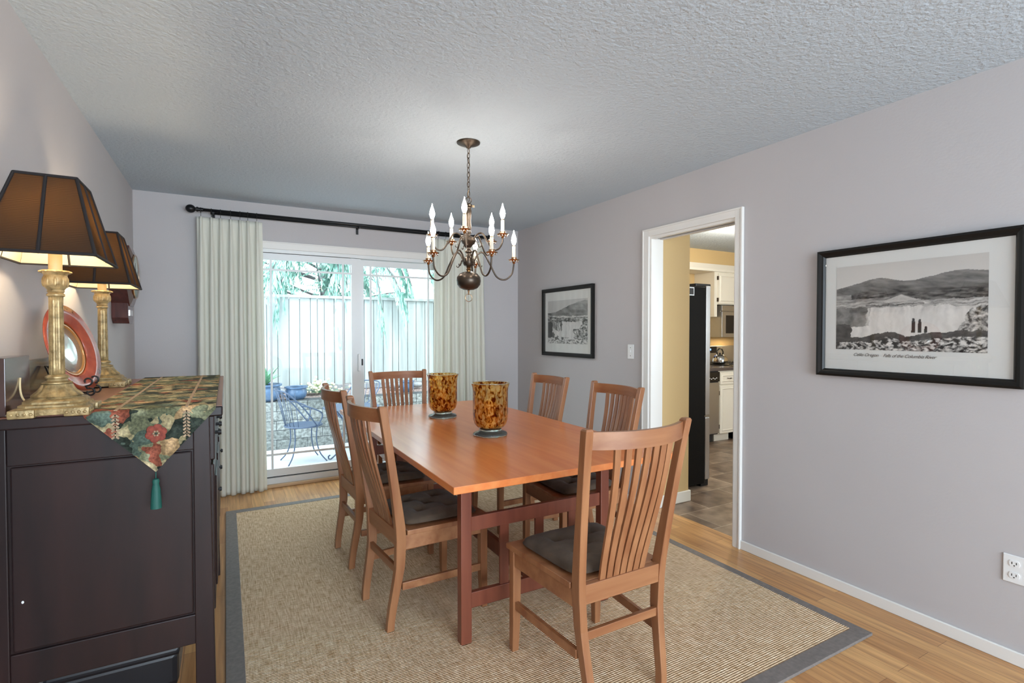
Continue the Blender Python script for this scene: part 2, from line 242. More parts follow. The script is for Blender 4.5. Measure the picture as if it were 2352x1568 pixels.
# ------------------------------------------------------------------ mesh helpers
class MB:
    def __init__(s): s.b = bmesh.new()
    def box(s, x0, x1, y0, y1, z0, z1, mt=None, bev=0):
        n0 = len(s.b.verts)
        vs_ = [s.b.verts.new(v) for v in ((x0, y0, z0), (x1, y0, z0), (x1, y1, z0), (x0, y1, z0), (x0, y0, z1), (x1, y0, z1), (x1, y1, z1), (x0, y1, z1))]
        fs = [s.b.faces.new([vs_[i] for i in f]) for f in ((0, 3, 2, 1), (4, 5, 6, 7), (0, 1, 5, 4), (1, 2, 6, 5), (2, 3, 7, 6), (3, 0, 4, 7))]
        if bev:
            es = list({e for f in fs for e in f.edges})
            r = bmesh.ops.bevel(s.b, geom=es, offset=bev, segments=2, profile=.6, affect='EDGES')
            vs_ = list({v for f in r['faces'] for v in f.verts} | {v for v in vs_ if v.is_valid})
        if mt is not None:
            for v in vs_: v.co = mt @ v.co
        return s
    def loft(s, rings, close=True, cap=True):
        """rings: list of lists of points, same length"""
        rv = [[s.b.verts.new(p) for p in r] for r in rings]; n = len(rings[0])
        for a, b_ in zip(rv, rv[1:]):
            for i in range(n if close else n-1):
                j = (i+1) % n
                try: s.b.faces.new((a[i], a[j], b_[j], b_[i]))
                except ValueError: pass
        if cap and close:
            s.b.faces.new(rv[0][::-1]); s.b.faces.new(rv[-1])
        return s
    def tube(s, pts, r, n=10, cap=True):
        pts = [Vector(p) for p in pts]; rr = r if isinstance(r, (list, tuple)) else [r]*len(pts)
        rings = []; up = Vector((0, 0, 1)); pu = None
        for i, p in enumerate(pts):
            t = (pts[min(i+1, len(pts)-1)]-pts[max(i-1, 0)]).normalized()
            if pu is None:
                a = Vector((0, 0, 1)) if abs(t.z) < .9 else Vector((1, 0, 0)); u = t.cross(a).normalized()
            else:
                u = (pu-t*pu.dot(t)).normalized()
            pu = u; w = t.cross(u)
            rings.append([p+(u*math.cos(2*math.pi*k/n)+w*math.sin(2*math.pi*k/n))*rr[i] for k in range(n)])
        return s.loft(rings, True, cap)
    def ring(s, c_, rad, r, ax='z', n=20, m=8):
        pts = []
        rings = []
        for i in range(n):
            a = 2*math.pi*i/n; ca, sa = math.cos(a), math.sin(a); row = []
            for k in range(m):
                b_ = 2*math.pi*k/m; q = rad+r*math.cos(b_); h = r*math.sin(b_)
                v = {'z': (q*ca, q*sa, h), 'x': (h, q*ca, q*sa), 'y': (q*ca, h, q*sa)}[ax]
                row.append(Vector(c_)+Vector(v))
            rings.append(row)
        rings.append(rings[0])
        return s.loft(rings, True, False)
    def lathe(s, prof, n=32, c_=(0, 0, 0), sq=0):
        rings = []
        for r_, z in prof:
            row = []
            for k in range(n):
                a = 2*math.pi*k/n; x, y = math.cos(a), math.sin(a)
                row.append((c_[0]+r_*x, c_[1]+r_*y, c_[2]+z))
            rings.append(row)
        return s.loft(rings, True, True)
    def sphere(s, c_, r, sc_=(1, 1, 1), u=16, v=10):
        prof = [(max(1e-4, r*math.sin(math.pi*i/v)), -r*math.cos(math.pi*i/v)) for i in range(v+1)]
        rings = [[(c_[0]+p[0]*math.cos(2*math.pi*k/u)*sc_[0], c_[1]+p[0]*math.sin(2*math.pi*k/u)*sc_[1], c_[2]+p[1]*sc_[2]) for k in range(u)] for p in prof]
        return s.loft(rings, True, True)
    def prism(s, poly, h0, h1, ax='z'):
        f = {'z': lambda p, h: (p[0], p[1], h), 'x': lambda p, h: (h, p[0], p[1]), 'y': lambda p, h: (p[0], h, p[1])}[ax]
        return s.loft([[f(p, h0) for p in poly], [f(p, h1) for p in poly]])
    def grid(s, fn, nu, nv):
        g = [[s.b.verts.new(fn(i/nu, j/nv)) for i in range(nu+1)] for j in range(nv+1)]
        for j in range(nv):
            for i in range(nu): s.b.faces.new((g[j][i], g[j][i+1], g[j+1][i+1], g[j+1][i]))
        return s
    def build(s, name, m, parent=None, smooth=False, loc=None, bevel=0, label=None, recalc=True, mods=None):
        if recalc: bmesh.ops.recalc_face_normals(s.b, faces=s.b.faces)
        me = bpy.data.meshes.new(name); s.b.to_mesh(me); s.b.free()
        me.materials.append(M[m] if isinstance(m, str) else m)
        o = bpy.data.objects.new(name, me); C.objects.link(o)
        if parent is not None: o.parent = parent
        if loc: o.location = loc
        if smooth:
            for p in me.polygons: p.use_smooth = True
            if smooth == 'auto':
                md = o.modifiers.new('es', 'EDGE_SPLIT'); md.split_angle = R(35)
        if bevel:
            md = o.modifiers.new('bv', 'BEVEL'); md.width = bevel; md.segments = 2; md.limit_method = 'ANGLE'; md.angle_limit = R(40)
        if label: o['label'] = label
        return o
def thing(name, label, cat, loc=(0, 0, 0), rz=0, group=None):
    o = bpy.data.objects.new(name, None); C.objects.link(o); o.empty_display_size = .1
    o.location = loc; o.rotation_euler = (0, 0, rz); o['label'] = label; o['category'] = cat
    if group: o['group'] = group
    return o
def tag(o, label, cat, group=None, kind=None):
    o['label'] = label; o['category'] = cat
    if group: o['group'] = group
    if kind: o['kind'] = kind
    return o
def st(name, mb, m, **k):
    o = mb.build(name, m, **k)
    if o.parent is None: o['kind'] = 'structure'
    return o
def box(*a, **k): return MB().box(*a, **k)
def copy_tree(o, parent=None):
    c_ = o.copy(); C.objects.link(c_)
    if parent is not None: c_.parent = parent
    for ch in [x for x in bpy.data.objects if x.parent == o]: copy_tree(ch, c_)
    return c_

# ------------------------------------------------------------------ room shell
XL, XR, YB, YF, HC = -.618, 2.79, 4.90, -3.0, 2.44
st('floor', box(XL-.12, 2.9, YF-.1, YB, -.06, 0), 'floor')
st('floor_kitchen', box(2.9, 7.0, .6, 5.0, -.06, -.001), 'tile')
st('ceiling', box(XL-.12, XR+.12, YF-.12, YB+.14, HC, HC+.15), 'ceil')
st('ceiling_kitchen', box(XR+.12, 7.1, .5, 5.05, 2.39, 2.59), 'ceil')
st('wall_left', box(XL-.12, XL, YF-.12, YB+.14, 0, HC), 'wall')
# sliding-door wall, opening x .155-1.985, z 0-2.06
DX0, DX1, DZ = .155, 1.985, 2.06
w = MB(); w.box(XL, DX0, YB, YB+.14, 0, HC); w.box(DX1, XR+.12, YB, YB+.14, 0, HC); w.box(DX0, DX1, YB, YB+.14, DZ, HC); st('wall_back', w, 'wall')
# right wall with the kitchen opening
OY0, OY1, OZ = 2.145, 2.895, 2.06
w = MB(); w.box(XR, XR+.12, YF-.12, OY0, 0, HC); w.box(XR, XR+.12, OY1, YB+.0, 0, HC); w.box(XR, XR+.12, OY0, OY1, OZ, HC); st('wall_right', w, 'wall')
# unseen wall behind the camera, with an opening added for the fill light
w = MB(); w.box(XL, -.35, YF-.12, YF, 0, HC); w.box(2.55, XR, YF-.12, YF, 0, HC); w.box(-.35, 2.55, YF-.12, YF, 0, .45); w.box(-.35, 2.55, YF-.12, YF, 2.2, HC); st('wall_front', w, 'wall')
# kitchen walls
st('wall_kitchen_partition', box(2.91, 3.217, 2.9, 3.05, 0, 2.39), 'kwall')
st('wall_kitchen_back', box(2.91, 7.0, 4.88, 5.0, 0, 2.39), 'kwall')
st('wall_kitchen_right', box(6.9, 7.0, .6, 4.88, 0, 2.39), 'kwall')
w = MB(); w.box(2.91, 4.0, .5, .6, 0, 2.39); w.box(6.0, 7.0, .5, .6, 0, 2.39); w.box(4.0, 6.0, .5, .6, 0, 1.0); w.box(4.0, 6.0, .5, .6, 2.1, 2.39); st('wall_kitchen_front', w, 'kwall')
w = MB(); w.box(2.91, 6.9, 4.555, 4.88, 2.19, 2.39); st('trim_soffit', w, 'kwall')
w = MB(); w.box(2.91, 6.9, 4.53, 4.57, 2.12, 2.165); w.prism([(4.50, 2.205), (4.555, 2.205), (4.555, 2.15), (4.53, 2.15)], 2.91, 6.9, 'x'); w.box(2.91, 5.5, 4.57, 4.88, 2.12, 2.14); st('trim_crown', w, 'kwhite')
# opening casing and jamb
w = MB()
w.box(XR-.016, XR, OY0-.055, OY0, 0, OZ+.055); w.box(XR-.016, XR, OY1, OY1+.062, 0, OZ+.055); w.box(XR-.016, XR, OY0, OY1, OZ, OZ+.055)
w.box(XR-.022, XR-.016, OY0-.055, OY0-.043, 0, OZ+.055); w.box(XR-.022, XR-.016, OY1+.050, OY1+.062, 0, OZ+.055); w.box(XR-.022, XR-.016, OY0-.043, OY1+.05, OZ+.043, OZ+.055)
st('trim_opening_casing', w, 'trim', bevel=.002)
w = MB(); w.box(XR, XR+.12, OY0, OY0+.014, 0, OZ); w.box(XR, XR+.12, OY1-.014, OY1, 0, OZ); w.box(XR, XR+.035, OY0+.014, OY1-.014, OZ-.018, OZ); w.box(XR+.085, XR+.12, OY0+.014, OY1-.014, OZ-.018, OZ); st('trim_opening_jamb', w, 'trim')
st('trim_pocket_track', box(XR+.05, XR+.07, OY0+.014, OY1-.014, OZ-.012, OZ), 'slot')
def baseboard(name, x0, x1, y0, y1, m='trim', h=.056):
    return st(name, box(x0, x1, y0, y1, 0, h), m, bevel=.004)
baseboard('baseboard_right', XR-.013, XR, YF, OY0-.055)
baseboard('baseboard_right_far', XR-.013, XR, OY1+.062, YB)
baseboard('baseboard_left', XL, XL+.013, YF, YB)
baseboard('baseboard_back', XL+.013, .10, YB-.013, YB); baseboard('baseboard_back_far', 2.04, XR-.013, YB-.013, YB)
w = MB(); w.box(2.912, 3.232, 2.885, 2.9, 0, .088); w.box(3.217, 3.232, 2.9, 3.05, 0, .088); st('baseboard_kitchen', w, 'kwhite', bevel=.006)
# sliding glass door
w = MB(); w.box(DX0-.055, DX0, YB-.016, YB, 0, DZ+.062); w.box(DX1, DX1+.055, YB-.016, YB, 0, DZ+.062); w.box(DX0, DX1, YB-.016, YB, DZ, DZ+.062)
w.box(DX0-.055, DX1+.055, YB-.022, YB-.016, DZ+.052, DZ+.062); st('trim_door_casing', w, 'trim', bevel=.002)
d = st('door_1', (lambda w: (w.box(DX0, DX0+.035, YB, YB+.12, 0, DZ), w.box(DX1-.035, DX1, YB, YB+.12, 0, DZ), w.box(DX0+.035, DX1-.035, YB, YB+.12, DZ-.03, DZ), w.box(DX0+.035, DX1-.035, YB, YB+.12, .0, .078), w)[-1])(MB()), 'vinyl')
def panel(x0, x1, y, name, stl=.075, top=1.985, bot=.088):
    w = MB(); w.box(x0, x0+stl, y, y+.035, bot, top+.04); w.box(x1-stl, x1, y, y+.035, bot, top+.04)
    w.box(x0+stl, x1-stl, y, y+.035, top-.015, top+.04); w.box(x0+stl, x1-stl, y, y+.035, bot, bot+.065)
    p = w.build(name, 'vinyl', d)
    box(x0+stl, x1-stl, y+.014, y+.018, bot+.065, top-.015).build('pane', 'wglass', p)
    g = MB(); gx0, gx1 = x0+stl+.068, x1-stl-.075; z0, z1 = .276, 1.885
    for gx in (gx0, gx1): g.box(gx-.009, gx+.009, y+.006, y+.014, bot+.065, top-.015)
    for gz in (z0, z1): g.box(x0+stl, x1-stl, y+.0065, y+.0135, gz-.009, gz+.009)
    g.build('grille', 'vinyl', p)
    return p
panel(DX0+.036, 1.108, YB+.012, 'sliding_panel', .085)
panel(1.06, DX1-.036, YB+.062, 'fixed_panel', .085)
box(DX0+.036, 1.02, YB+.03, YB+.04, .0785, .0875).build('bottom_gap', 'dgap', d)
box(DX0+.036, 1.02, YB+.03, YB+.04, 2.0265, 2.0295).build('top_gap', 'dgap', d)
h = MB(); h.box(1.075, 1.095, YB-.018, YB+.012, .98, 1.14); h.build('door_handle', 'white', d, bevel=.004)
box(1.12, 1.132, YB+.045, YB+.061, 1.03, 1.09).build('latch', 'slot', d)
st('trim_door_sill', box(DX0-.02, DX1+.02, YB-.035, YB, 0, .028), 'sill', bevel=.006)

# ------------------------------------------------------------------ rug
rg = thing('area_rug', 'large tan sisal rug with grey-brown binding under the dining table', 'rug', (1.255, 2.78, 0))
RX0, RX1, RY0, RY1 = -.013-1.255, 2.50-1.255, 1.205-2.78, 4.363-2.78
box(RX0+.006, RX1-.006, RY0+.006, RY1-.006, 0, .0105).build('woven_field', 'rug', rg)
w = MB(); bw = .068
w.box(RX0, RX0+bw, RY0, RY1, .0, .0125); w.box(RX1-bw+.02, RX1, RY0, RY1, .0, .0125); w.box(RX0+bw, RX1-bw+.02, RY0, RY0+bw, .0, .0125); w.box(RX0+bw, RX1-bw+.02, RY1-bw, RY1, .0, .0125)
w.build('binding', 'rugb', rg, bevel=.002)

# ------------------------------------------------------------------ dining table
TX0, TX1, TY0, TY1 = .760, 1.952, 1.832, 4.10
tb = thing('dining_table', 'long rectangular cherry wood dining table with slatted trestle ends', 'table', (1.36, 2.985, 0))
ox, oy = 1.36, 2.985
box(TX0-ox, TX1-ox, TY0-oy, TY1-oy, .720, .75).build('tabletop', 'cherry', tb, bevel=.003)
lx = ((.863, .913), (1.612, 1.662))
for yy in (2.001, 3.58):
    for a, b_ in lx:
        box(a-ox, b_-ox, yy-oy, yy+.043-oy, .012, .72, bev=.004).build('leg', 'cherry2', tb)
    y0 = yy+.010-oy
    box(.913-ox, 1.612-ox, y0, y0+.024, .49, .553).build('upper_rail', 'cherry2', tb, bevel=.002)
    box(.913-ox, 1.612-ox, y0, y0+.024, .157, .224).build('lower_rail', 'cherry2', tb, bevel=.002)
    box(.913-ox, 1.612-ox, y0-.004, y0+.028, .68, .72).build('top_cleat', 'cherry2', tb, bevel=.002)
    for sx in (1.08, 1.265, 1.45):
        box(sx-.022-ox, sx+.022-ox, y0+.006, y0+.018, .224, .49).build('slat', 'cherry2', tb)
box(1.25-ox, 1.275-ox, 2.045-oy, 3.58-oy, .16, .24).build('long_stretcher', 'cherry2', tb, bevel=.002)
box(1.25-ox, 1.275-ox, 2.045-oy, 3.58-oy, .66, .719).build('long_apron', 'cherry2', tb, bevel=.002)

# ------------------------------------------------------------------ dining chairs
D_, KT, KF, HT, HS = .453, .092, .037, 1.030, .462
WT, WR, WB, WF = .490, .409, .358, .463
YO = .226                       # shift so that the empty is at the seat's centre
def sm(t): return t*t*(3-2*t)
def rear_y(z):                  # back face of a rear post at height z
    if z < .30: k = 1-sm(max(0, min(1, z/.34)))*1.0; return -D_-KF*k
    if z < .44: return -D_-.0005
    t = (z-.44)/(HT-.44); return -D_-KT*(t*.75+.25*t*t)
def rear_x(z):                  # outer face, half-width
    if z < .42: return (WB+(WR-WB)*(z/.42))/2
    return (WR+(WT-WR)*((z-.42)/(HT-.42)))/2
def make_chair(label):
    t = thing('dining_chair', label, 'chair', group='slat-back dining chairs around the table')
    for s_ in (-1, 1):
        rings = []
        zs = [.012, .06, .12, .18, .24, .30, .36, .42, .48, .56, .64, .72, .80, .88, .96, HT-.008, HT]
        for z in zs:
            xo = rear_x(z); yb = rear_y(z); th = .028 if z < .1 else .031; dp = .034+.012*math.exp(-((z-.42)/.22)**2)
            ins = 0.004 if z == HT else 0
            xa, xb = s_*(xo-ins), s_*(xo-th+ins)
            rings.append([(xa, yb+ins+YO, z), (xb, yb+ins+YO, z), (xb, yb+dp-ins+YO, z), (xa, yb+dp-ins+YO, z)])
        MB().loft(rings).build('rear_leg', 'chair', t, bevel=.003)
        rings = []
        for z in (.012, .14, .30, .44):
            w_ = .030 if z < .1 else .035 if z < .2 else .037
            xo = s_*WF/2; rings.append([(xo, YO, z), (xo-s_*w_, YO, z), (xo-s_*w_, YO-w_, z), (xo, YO-w_, z)])
        MB().loft(rings).build('front_leg', 'chair', t, bevel=.003)
        # side apron and side stretcher run from front leg to rear post
        def side(z0, z1, inset, th, nm):
            yf, yr = YO-.03, -D_+.03+YO
            xf = s_*(WF/2-inset); xr = s_*(WR/2-inset)
            xf2, xr2 = xf-s_*th, xr-s_*th
            MB().loft([[(xf, yf, z0), (xf2, yf, z0), (xf2, yf, z1), (xf, yf, z1)], [(xr, yr, z0), (xr2, yr, z0), (xr2, yr, z1), (xr, yr, z1)]]).build(nm, 'chairh', t, bevel=.002)
        side(.375, HS-.022, .004, .020, 'apron')
        side(.192, .226, .008, .018, 'stretcher')
    box(-WF/2+.03, WF/2-.03, YO-.026, YO-.006, .375, HS-.022).build('apron', 'chairh', t, bevel=.002)
    box(-WR/2+.022, WR/2-.022, YO-D_+.006, YO-D_+.024, .262, .294).build('stretcher', 'chairh', t, bevel=.002)
    box(-WR/2+.028, WR/2-.028, YO-D_+.004, YO-D_+.028, .392, .462).build('back_rail', 'chairh', t, bevel=.002)
    # wooden seat
    e = .010
    MB().prism([(-WF/2-e, YO+.010), (WF/2+e, YO+.010), (WR/2+e*.6, YO-D_+.048), (WR/2-.033, YO-D_+.048), (WR/2-.033, YO-D_+.03), (-WR/2+.033, YO-D_+.03), (-WR/2+.033, YO-D_+.048), (-WR/2-e*.6, YO-D_+.048)], HS-.022, HS).build('seat', 'chair', t, bevel=.003)
    # curved top rail
    def rail_y(u, z, bow=.062): return rear_y(z)+.018-bow*(1-u*u)
    rings = []
    for i in range(13):
        u = -1+i/6; x = u*(rear_x(.99)-.028); row = []
        for (z, dy) in ((.957, -.009), (.957, .009), (1.017, .009), (1.017, -.009)):
            row.append((x, rail_y(u, .99)+dy+YO, z))
        rings.append(row)
    MB().loft(rings).build('top_rail', 'chairh', t, bevel=.003, smooth='auto')
    for k in range(7):
        a = k-3; rings = []
        for j in range(9):
            z = .455+(.960-.455)*j/8; q = (z-.455)/(.517)
            x = a*(.031+.0095*q); u = x/.21
            yc = rear_y(z)+.018-.062*(1-u*u)*sm(q)*.92-.012*math.sin(math.pi*q)
            rings.append([(x-.0125, yc-.005+YO, z), (x+.0125, yc-.005+YO, z), (x+.0125, yc+.005+YO, z), (x-.0125, yc+.005+YO, z)])
        MB().loft(rings).build('back_slat', 'chair', t, smooth='auto')
    return t
def make_cushion(label):
    def top(x, y):              # x,y in -1..1, puffed and tufted
        e = max(0, 1-abs(x)**4)*max(0, 1-abs(y)**4)
        h_ = .034*e**.35
        for bx, by in ((-.42, -.40), (.42, -.40), (-.42, .42), (.42, .42), (0, 0)):
            d2 = ((x-bx)**2+(y-by)**2); h_ -= .020*math.exp(-d2/.022)+.006*math.exp(-abs(abs(x-bx)-abs(y-by))/.05)*math.exp(-d2/.12)
        return h_+.002*noise.noise(Vector((x*4, y*4, 1)))
    def shp(x, y, z):
        f = (y+1)/2; hw = .178+.027*f
        r_ = 1-.06*(abs(x)**6)*(abs(y)**6)*1.6
        return (x*hw*r_, y*.185*r_+.012, z)
    w = MB()
    w.grid(lambda u, v: shp(u*2-1, v*2-1, .012+max(.002, top(u*2-1, v*2-1))), 44, 44)
    w.grid(lambda u, v: shp(u*2-1, v*2-1, .001+.010*(max(abs(u*2-1), abs(v*2-1))**6)), 44, 44)
    bmesh.ops.remove_doubles(w.b, verts=w.b.verts, dist=.0035*0+.0001)
    # side wall
    n = 44; ring_t, ring_b = [], []
    for i in range(4*n):
        s_, q = divmod(i, n); q = q/n*2-1
        x, y = ((q, -1), (1, q), (-q, 1), (-1, -q))[s_]
        ring_b.append(shp(x, y, .011)); ring_t.append(shp(x, y, .012+max(.002, top(x, y))))
    mid = [((a[0]+b_[0])/2*1.02, (a[1]+b_[1])/2*1.02, (a[2]+b_[2])/2) for a, b_ in zip(ring_t, ring_b)]
    w.loft([ring_b, mid, ring_t], True, False)
    o = w.build('seat_cushion', 'cushion', smooth=True)
    tag(o, label, 'cushion', 'tufted cushions on the dining chairs')
    return o
chairs = [(1.264, 1.888, 0.2, 'dining chair closest to the camera at the near end of the table', 'cushion on the nearest dining chair, seen through its back slats'),
          (1.084, 2.469, -84.8, 'dining chair on the left side of the table, the nearer of two', 'cushion on the nearer left-side dining chair, beside the table leg'),
          (1.073, 3.154, -87.6, 'dining chair on the left side of the table, the one nearer the glass door', 'cushion on the farther left-side dining chair, mostly hidden behind a chair back'),
          (1.262, 3.675, 181.7, 'dining chair at the far end of the table in front of the glass door', 'cushion on the dining chair at the far end by the glass door'),
          (1.565, 3.215, 88.1, 'dining chair on the right of the table, below the small framed photograph', 'cushion on the farther right-side dining chair below the small picture'),
          (1.562, 2.475, 87.1, 'dining chair on the right side of the table beside the kitchen opening', 'cushion on the right-side dining chair nearer the kitchen opening')]
ch0 = cu0 = None
for i, (x, y, a, l1, l2) in enumerate(chairs):
    a = R(a); px, py = x+YO*math.sin(a), y-YO*math.cos(a)
    if i == 0: ch0 = c_ = make_chair(l1); cu0 = q = make_cushion(l2)
    else:
        c_ = copy_tree(ch0); q = cu0.copy(); C.objects.link(q)
    c_.location = (px, py, 0); c_.rotation_euler = (0, 0, a); c_['label'] = 'wooden '+l1
    q.location = (px, py, HS); q.rotation_euler = (0, 0, a); q['label'] = 'taupe tufted '+l2

# ------------------------------------------------------------------ hurricane vases with candles
def make_vase(label, ph):
    t = thing('hurricane_vase', label, 'vase', group='mottled amber glass hurricanes on the table')
    rnd = random.Random(ph)
    w = MB(); n = 40; rings = []
    for r_, z in [(.086, .0), (.098, .006), (.099, .014), (.092, .020), (.070, .026), (.062, .032), (.066, .038), (.060, .042)]:
        rings.append([(r_*math.cos(2*math.pi*k/n)*(1+.025*math.sin(5*2*math.pi*k/n+ph)), r_*math.sin(2*math.pi*k/n)*(1+.025*math.sin(5*2*math.pi*k/n+ph)), z+.001*(math.sin(7*k) if z > .001 else 0)) for k in range(n)])
    w.loft(rings).build('foot', 'gtglass', t, smooth=True, label='clear greenish glass foot')
    prof = [(.010, .042), (.055, .043), (.078, .052), (.092, .070), (.099, .095), (.101, .13), (.101, .18), (.101, .225), (.101, .255), (.104, .28), (.109, .296), (.111, .303)]
    inner = [(r_-.003, z+.001) for r_, z in prof[::-1]]
    w = MB(); rings = [[(r_*math.cos(2*math.pi*k/48), r_*math.sin(2*math.pi*k/48), z) for k in range(48)] for r_, z in prof]
    w.loft(rings, True, False).build('glass_bowl', 'amber', t, smooth=True)
    w = MB(); w.ring((0, 0, .304), .1095, .0024, 'z', 48, 8); w.build('rim', 'gtglass', t, smooth=True)
    c_ = thing('pillar_candle', label.replace('amber glass hurricane vase', 'ivory pillar candle inside the glass hurricane'), 'candle', group='pillar candles inside the hurricanes')
    MB().lathe([(.030, 0), (.036, .003), (.036, .14), (.033, .150), (.020, .158), (.006, .166)], 28).build('wax', 'wax', c_, smooth='auto')
    MB().tube([(0, 0, .162), (.001, 0, .17), (.003, 0, .178)], .0012, 6).build('wick', 'slot', c_)
    return t, c_
for ph, (x, y, l) in enumerate([(1.335, 2.665, 'amber glass hurricane vase nearer the camera on the table'), (1.325, 3.39, 'amber glass hurricane vase farther from the camera on the table')]):
    v, k = make_vase(l, ph*2.1); v.location = (x, y, .75); v.rotation_euler.z = ph*1.7; k.location = (x-.012, y, .795)

# ------------------------------------------------------------------ sideboard
SX1, SY0, SY1, ST = -.012, 2.003, 3.34, 1.10
sb = thing('sideboard', 'tall dark stained wooden sideboard against the left wall', 'sideboard', (-.315, 2.67, 0))
ox, oy = -.315, 2.67
def sbx(x0, x1, y0, y1, z0, z1, name, m='dark', bev=.003, par=None):
    p = par or sb
    return box(x0-ox, x1-ox, y0-oy, y1-oy, z0, z1).build(name, m, p, bevel=bev)
sbx(XL+.003, SX1, SY0, SY1, ST-.036, ST-.002, 'top', 'dark', .005)
sbx(XL+.005, SX1-.001, SY0+.004, SY1-.004, ST-.006, ST, 'top_surface', 'darktop', .001)
bx1 = -.052; by0, by1 = 2.03, 3.31
for yy in (by0, by1-.05):
    for xa, xb in ((bx1-.048, bx1), (XL+.008, XL+.052)):
        w = MB(); w.loft([[(xa-ox, yy-oy, 0), (xb+(.012 if xb == bx1 else 0)-ox, yy-oy, 0), (xb+(.012 if xb == bx1 else 0)-ox, yy+.05-oy, 0), (xa-ox, yy+.05-oy, 0)], [(xa-ox, yy-oy, ST-.036), (xb-ox, yy-oy, ST-.036), (xb-ox, yy+.05-oy, ST-.036), (xa-ox, yy+.05-oy, ST-.036)]])
        w.build('leg', 'dark', sb, bevel=.003)
for yy, s_ in ((by0, 1), (by1, -1)):
    a, b_ = sorted((yy+s_*.002, yy+s_*.024))
    sbx(XL+.052, bx1-.046, a, b_, .953, ST-.036, 'end_rail'); sbx(XL+.052, bx1-.046, a, b_, .292, .392, 'end_rail')
    a, b_ = sorted((yy+s_*.012, yy+s_*.026))
    sbx(XL+.05, bx1-.046, a, b_, .38, .96, 'end_panel', bev=0)
    a, b_ = sorted((yy+s_*.004, yy+s_*.014))
    w = MB(); w.prism([(XL+.058-ox, .397), (bx1-.052-ox, .397), (bx1-.052-ox, .948), (XL+.058-ox, .948)], a-oy, b_-oy, 'y'); w.build('raised_panel', 'dark', sb, bevel=.005)
sbx(XL+.006, XL+.02, by0+.04, by1-.04, .30, ST-.036, 'back_panel', bev=0)
sbx(XL+.02, bx1-.03, by0+.026, by1-.026, .31, .33, 'bottom_board', bev=0)
sbx(bx1-.03, bx1-.004, by0+.05, by1-.05, .292, .36, 'front_rail')
w = MB(); w.sphere((-.536-ox, 2.0335-oy, .545), .0032, (1, .3, 1.4), 8, 6); w.build('paint_fleck', 'white', sb)
# front: three drawers over three doors, seen at a glancing angle
for k in range(3):
    a = by0+.056+k*.392; b_ = a+.384
    f = sbx(bx1-.03, bx1+.014, a, b_, .90, 1.055, 'drawer', bev=.004)
    for q in (.25, .75):
        yk = a+(b_-a)*q
        MB().tube([(bx1+.013-ox, yk-oy, .98), (bx1+.024-ox, yk-oy, .98)], .006, 10).tube([(bx1+.024-ox, yk-oy, .98), (bx1+.034-ox, yk-oy, .98)], [.012, .009], 12).build('knob', 'black', f)
    g = sbx(bx1-.03, bx1+.012, a, b_, .37, .885, 'cabinet_door', bev=.004)
    w = MB(); w.box(bx1+.011-ox, bx1+.018-ox, a+.06-oy, b_-.06-oy, .43, .83); w.build('door_panel', 'dark', g, bevel=.005)
    MB().tube([(bx1+.011-ox, b_-.03-oy, .70), (bx1+.022-ox, b_-.03-oy, .70)], .005, 10).tube([(bx1+.022-ox, b_-.03-oy, .70), (bx1+.031-ox, b_-.03-oy, .70)], [.011, .008], 12).build('knob', 'black', g)
# low wooden case pushed to the wall on top, with its tall glossy end
bxw = thing('letter_tray', 'dark glossy wooden tray standing on the sideboard behind the near lamp', 'tray', (-.58, 2.36, ST))
box(-.035, .016, -.33, -.115, 0, .172).build('end_block', 'case2', bxw, bevel=.002)
box(-.035, -.02, -.115, .40, 0, .150).build('back_board', 'case2', bxw, bevel=.002)
box(-.02, .016, -.115, .36, 0, .012).build('base_board', 'case2', bxw, bevel=.002)
# dark case under the sideboard
cs = thing('storage_case', 'flat black case lying on the floor under the sideboard', 'case', (-.36, 2.62, 0))
box(-.2, .19, -.30, .42, .0, .13, bev=.02).build('case_body', 'bagm', cs); box(-.205, .195, -.305, .425, .118, .15, bev=.012).build('case_lid', 'bagm', cs)

# runner
rn = thing('table_runner', 'floral tapestry runner draped lengthwise over the sideboard top', 'table runner', (-.204, 2.67, ST))
def runner():
    w = MB(); x0, x1 = -.176, .172; ya, yb = 1.990-2.67, 3.353-2.67
    w.loft([[(x0, ya+.01, .0015), (x0, yb-.01, .0015), (x0, yb-.01, .0045), (x0, ya+.01, .0045)], [(x1, ya+.01, .0015), (x1, yb-.01, .0015), (x1, yb-.01, .0045), (x1, ya+.01, .0045)]])
    nn = 30
    for sy, yy in ((1, ya), (-1, yb)):
        def pt(u, v, off):
            # v 0..1 down the fold and the hanging triangle
            tipx = .004; hang = .190
            if v < .12:
                q = v/.12; ang = q*math.pi/2
                return (x0+(x1-x0)*u, yy+sy*(.012-.012*math.sin(ang)-off*math.sin(ang)), .003-.012*(1-math.cos(ang))+off*math.cos(ang))
            q = (v-.12)/.88; xa = x0+(tipx-x0)*q; xb = x1+(tipx-x1)*q
            x = xa+(xb-xa)*u
            return (x, yy-sy*(off+.0015*math.sin(x*40)*q), -.009-hang*q)
        w.grid(lambda u, v: pt(u, v, .0), nn, nn); w.grid(lambda u, v: pt(u, v, .0025), nn, nn)
    return w
runner().build('cloth', 'tapestry', rn, smooth='auto')
for sx in (-.098, .089):
    w = MB(); w.box(sx-.0045, sx+.0045, 1.99-2.67, 3.35-2.67, .004, .0062)
    L_ = .190*(1-abs(sx)/.176)*.97
    for j in range(int(L_/.011)):
        for s_ in (-1, 1):
            z = -.012-j*.011; w.box(-.0065, .0065, -.0016, .0016, -.0028, .0028, mt=Matrix.Translation((sx+s_*.0042, 1.986-2.67, z)) @ Matrix.Rotation(s_*R(38), 4, 'Y'))
    w.build('braid', 'braid', rn)
w = MB()
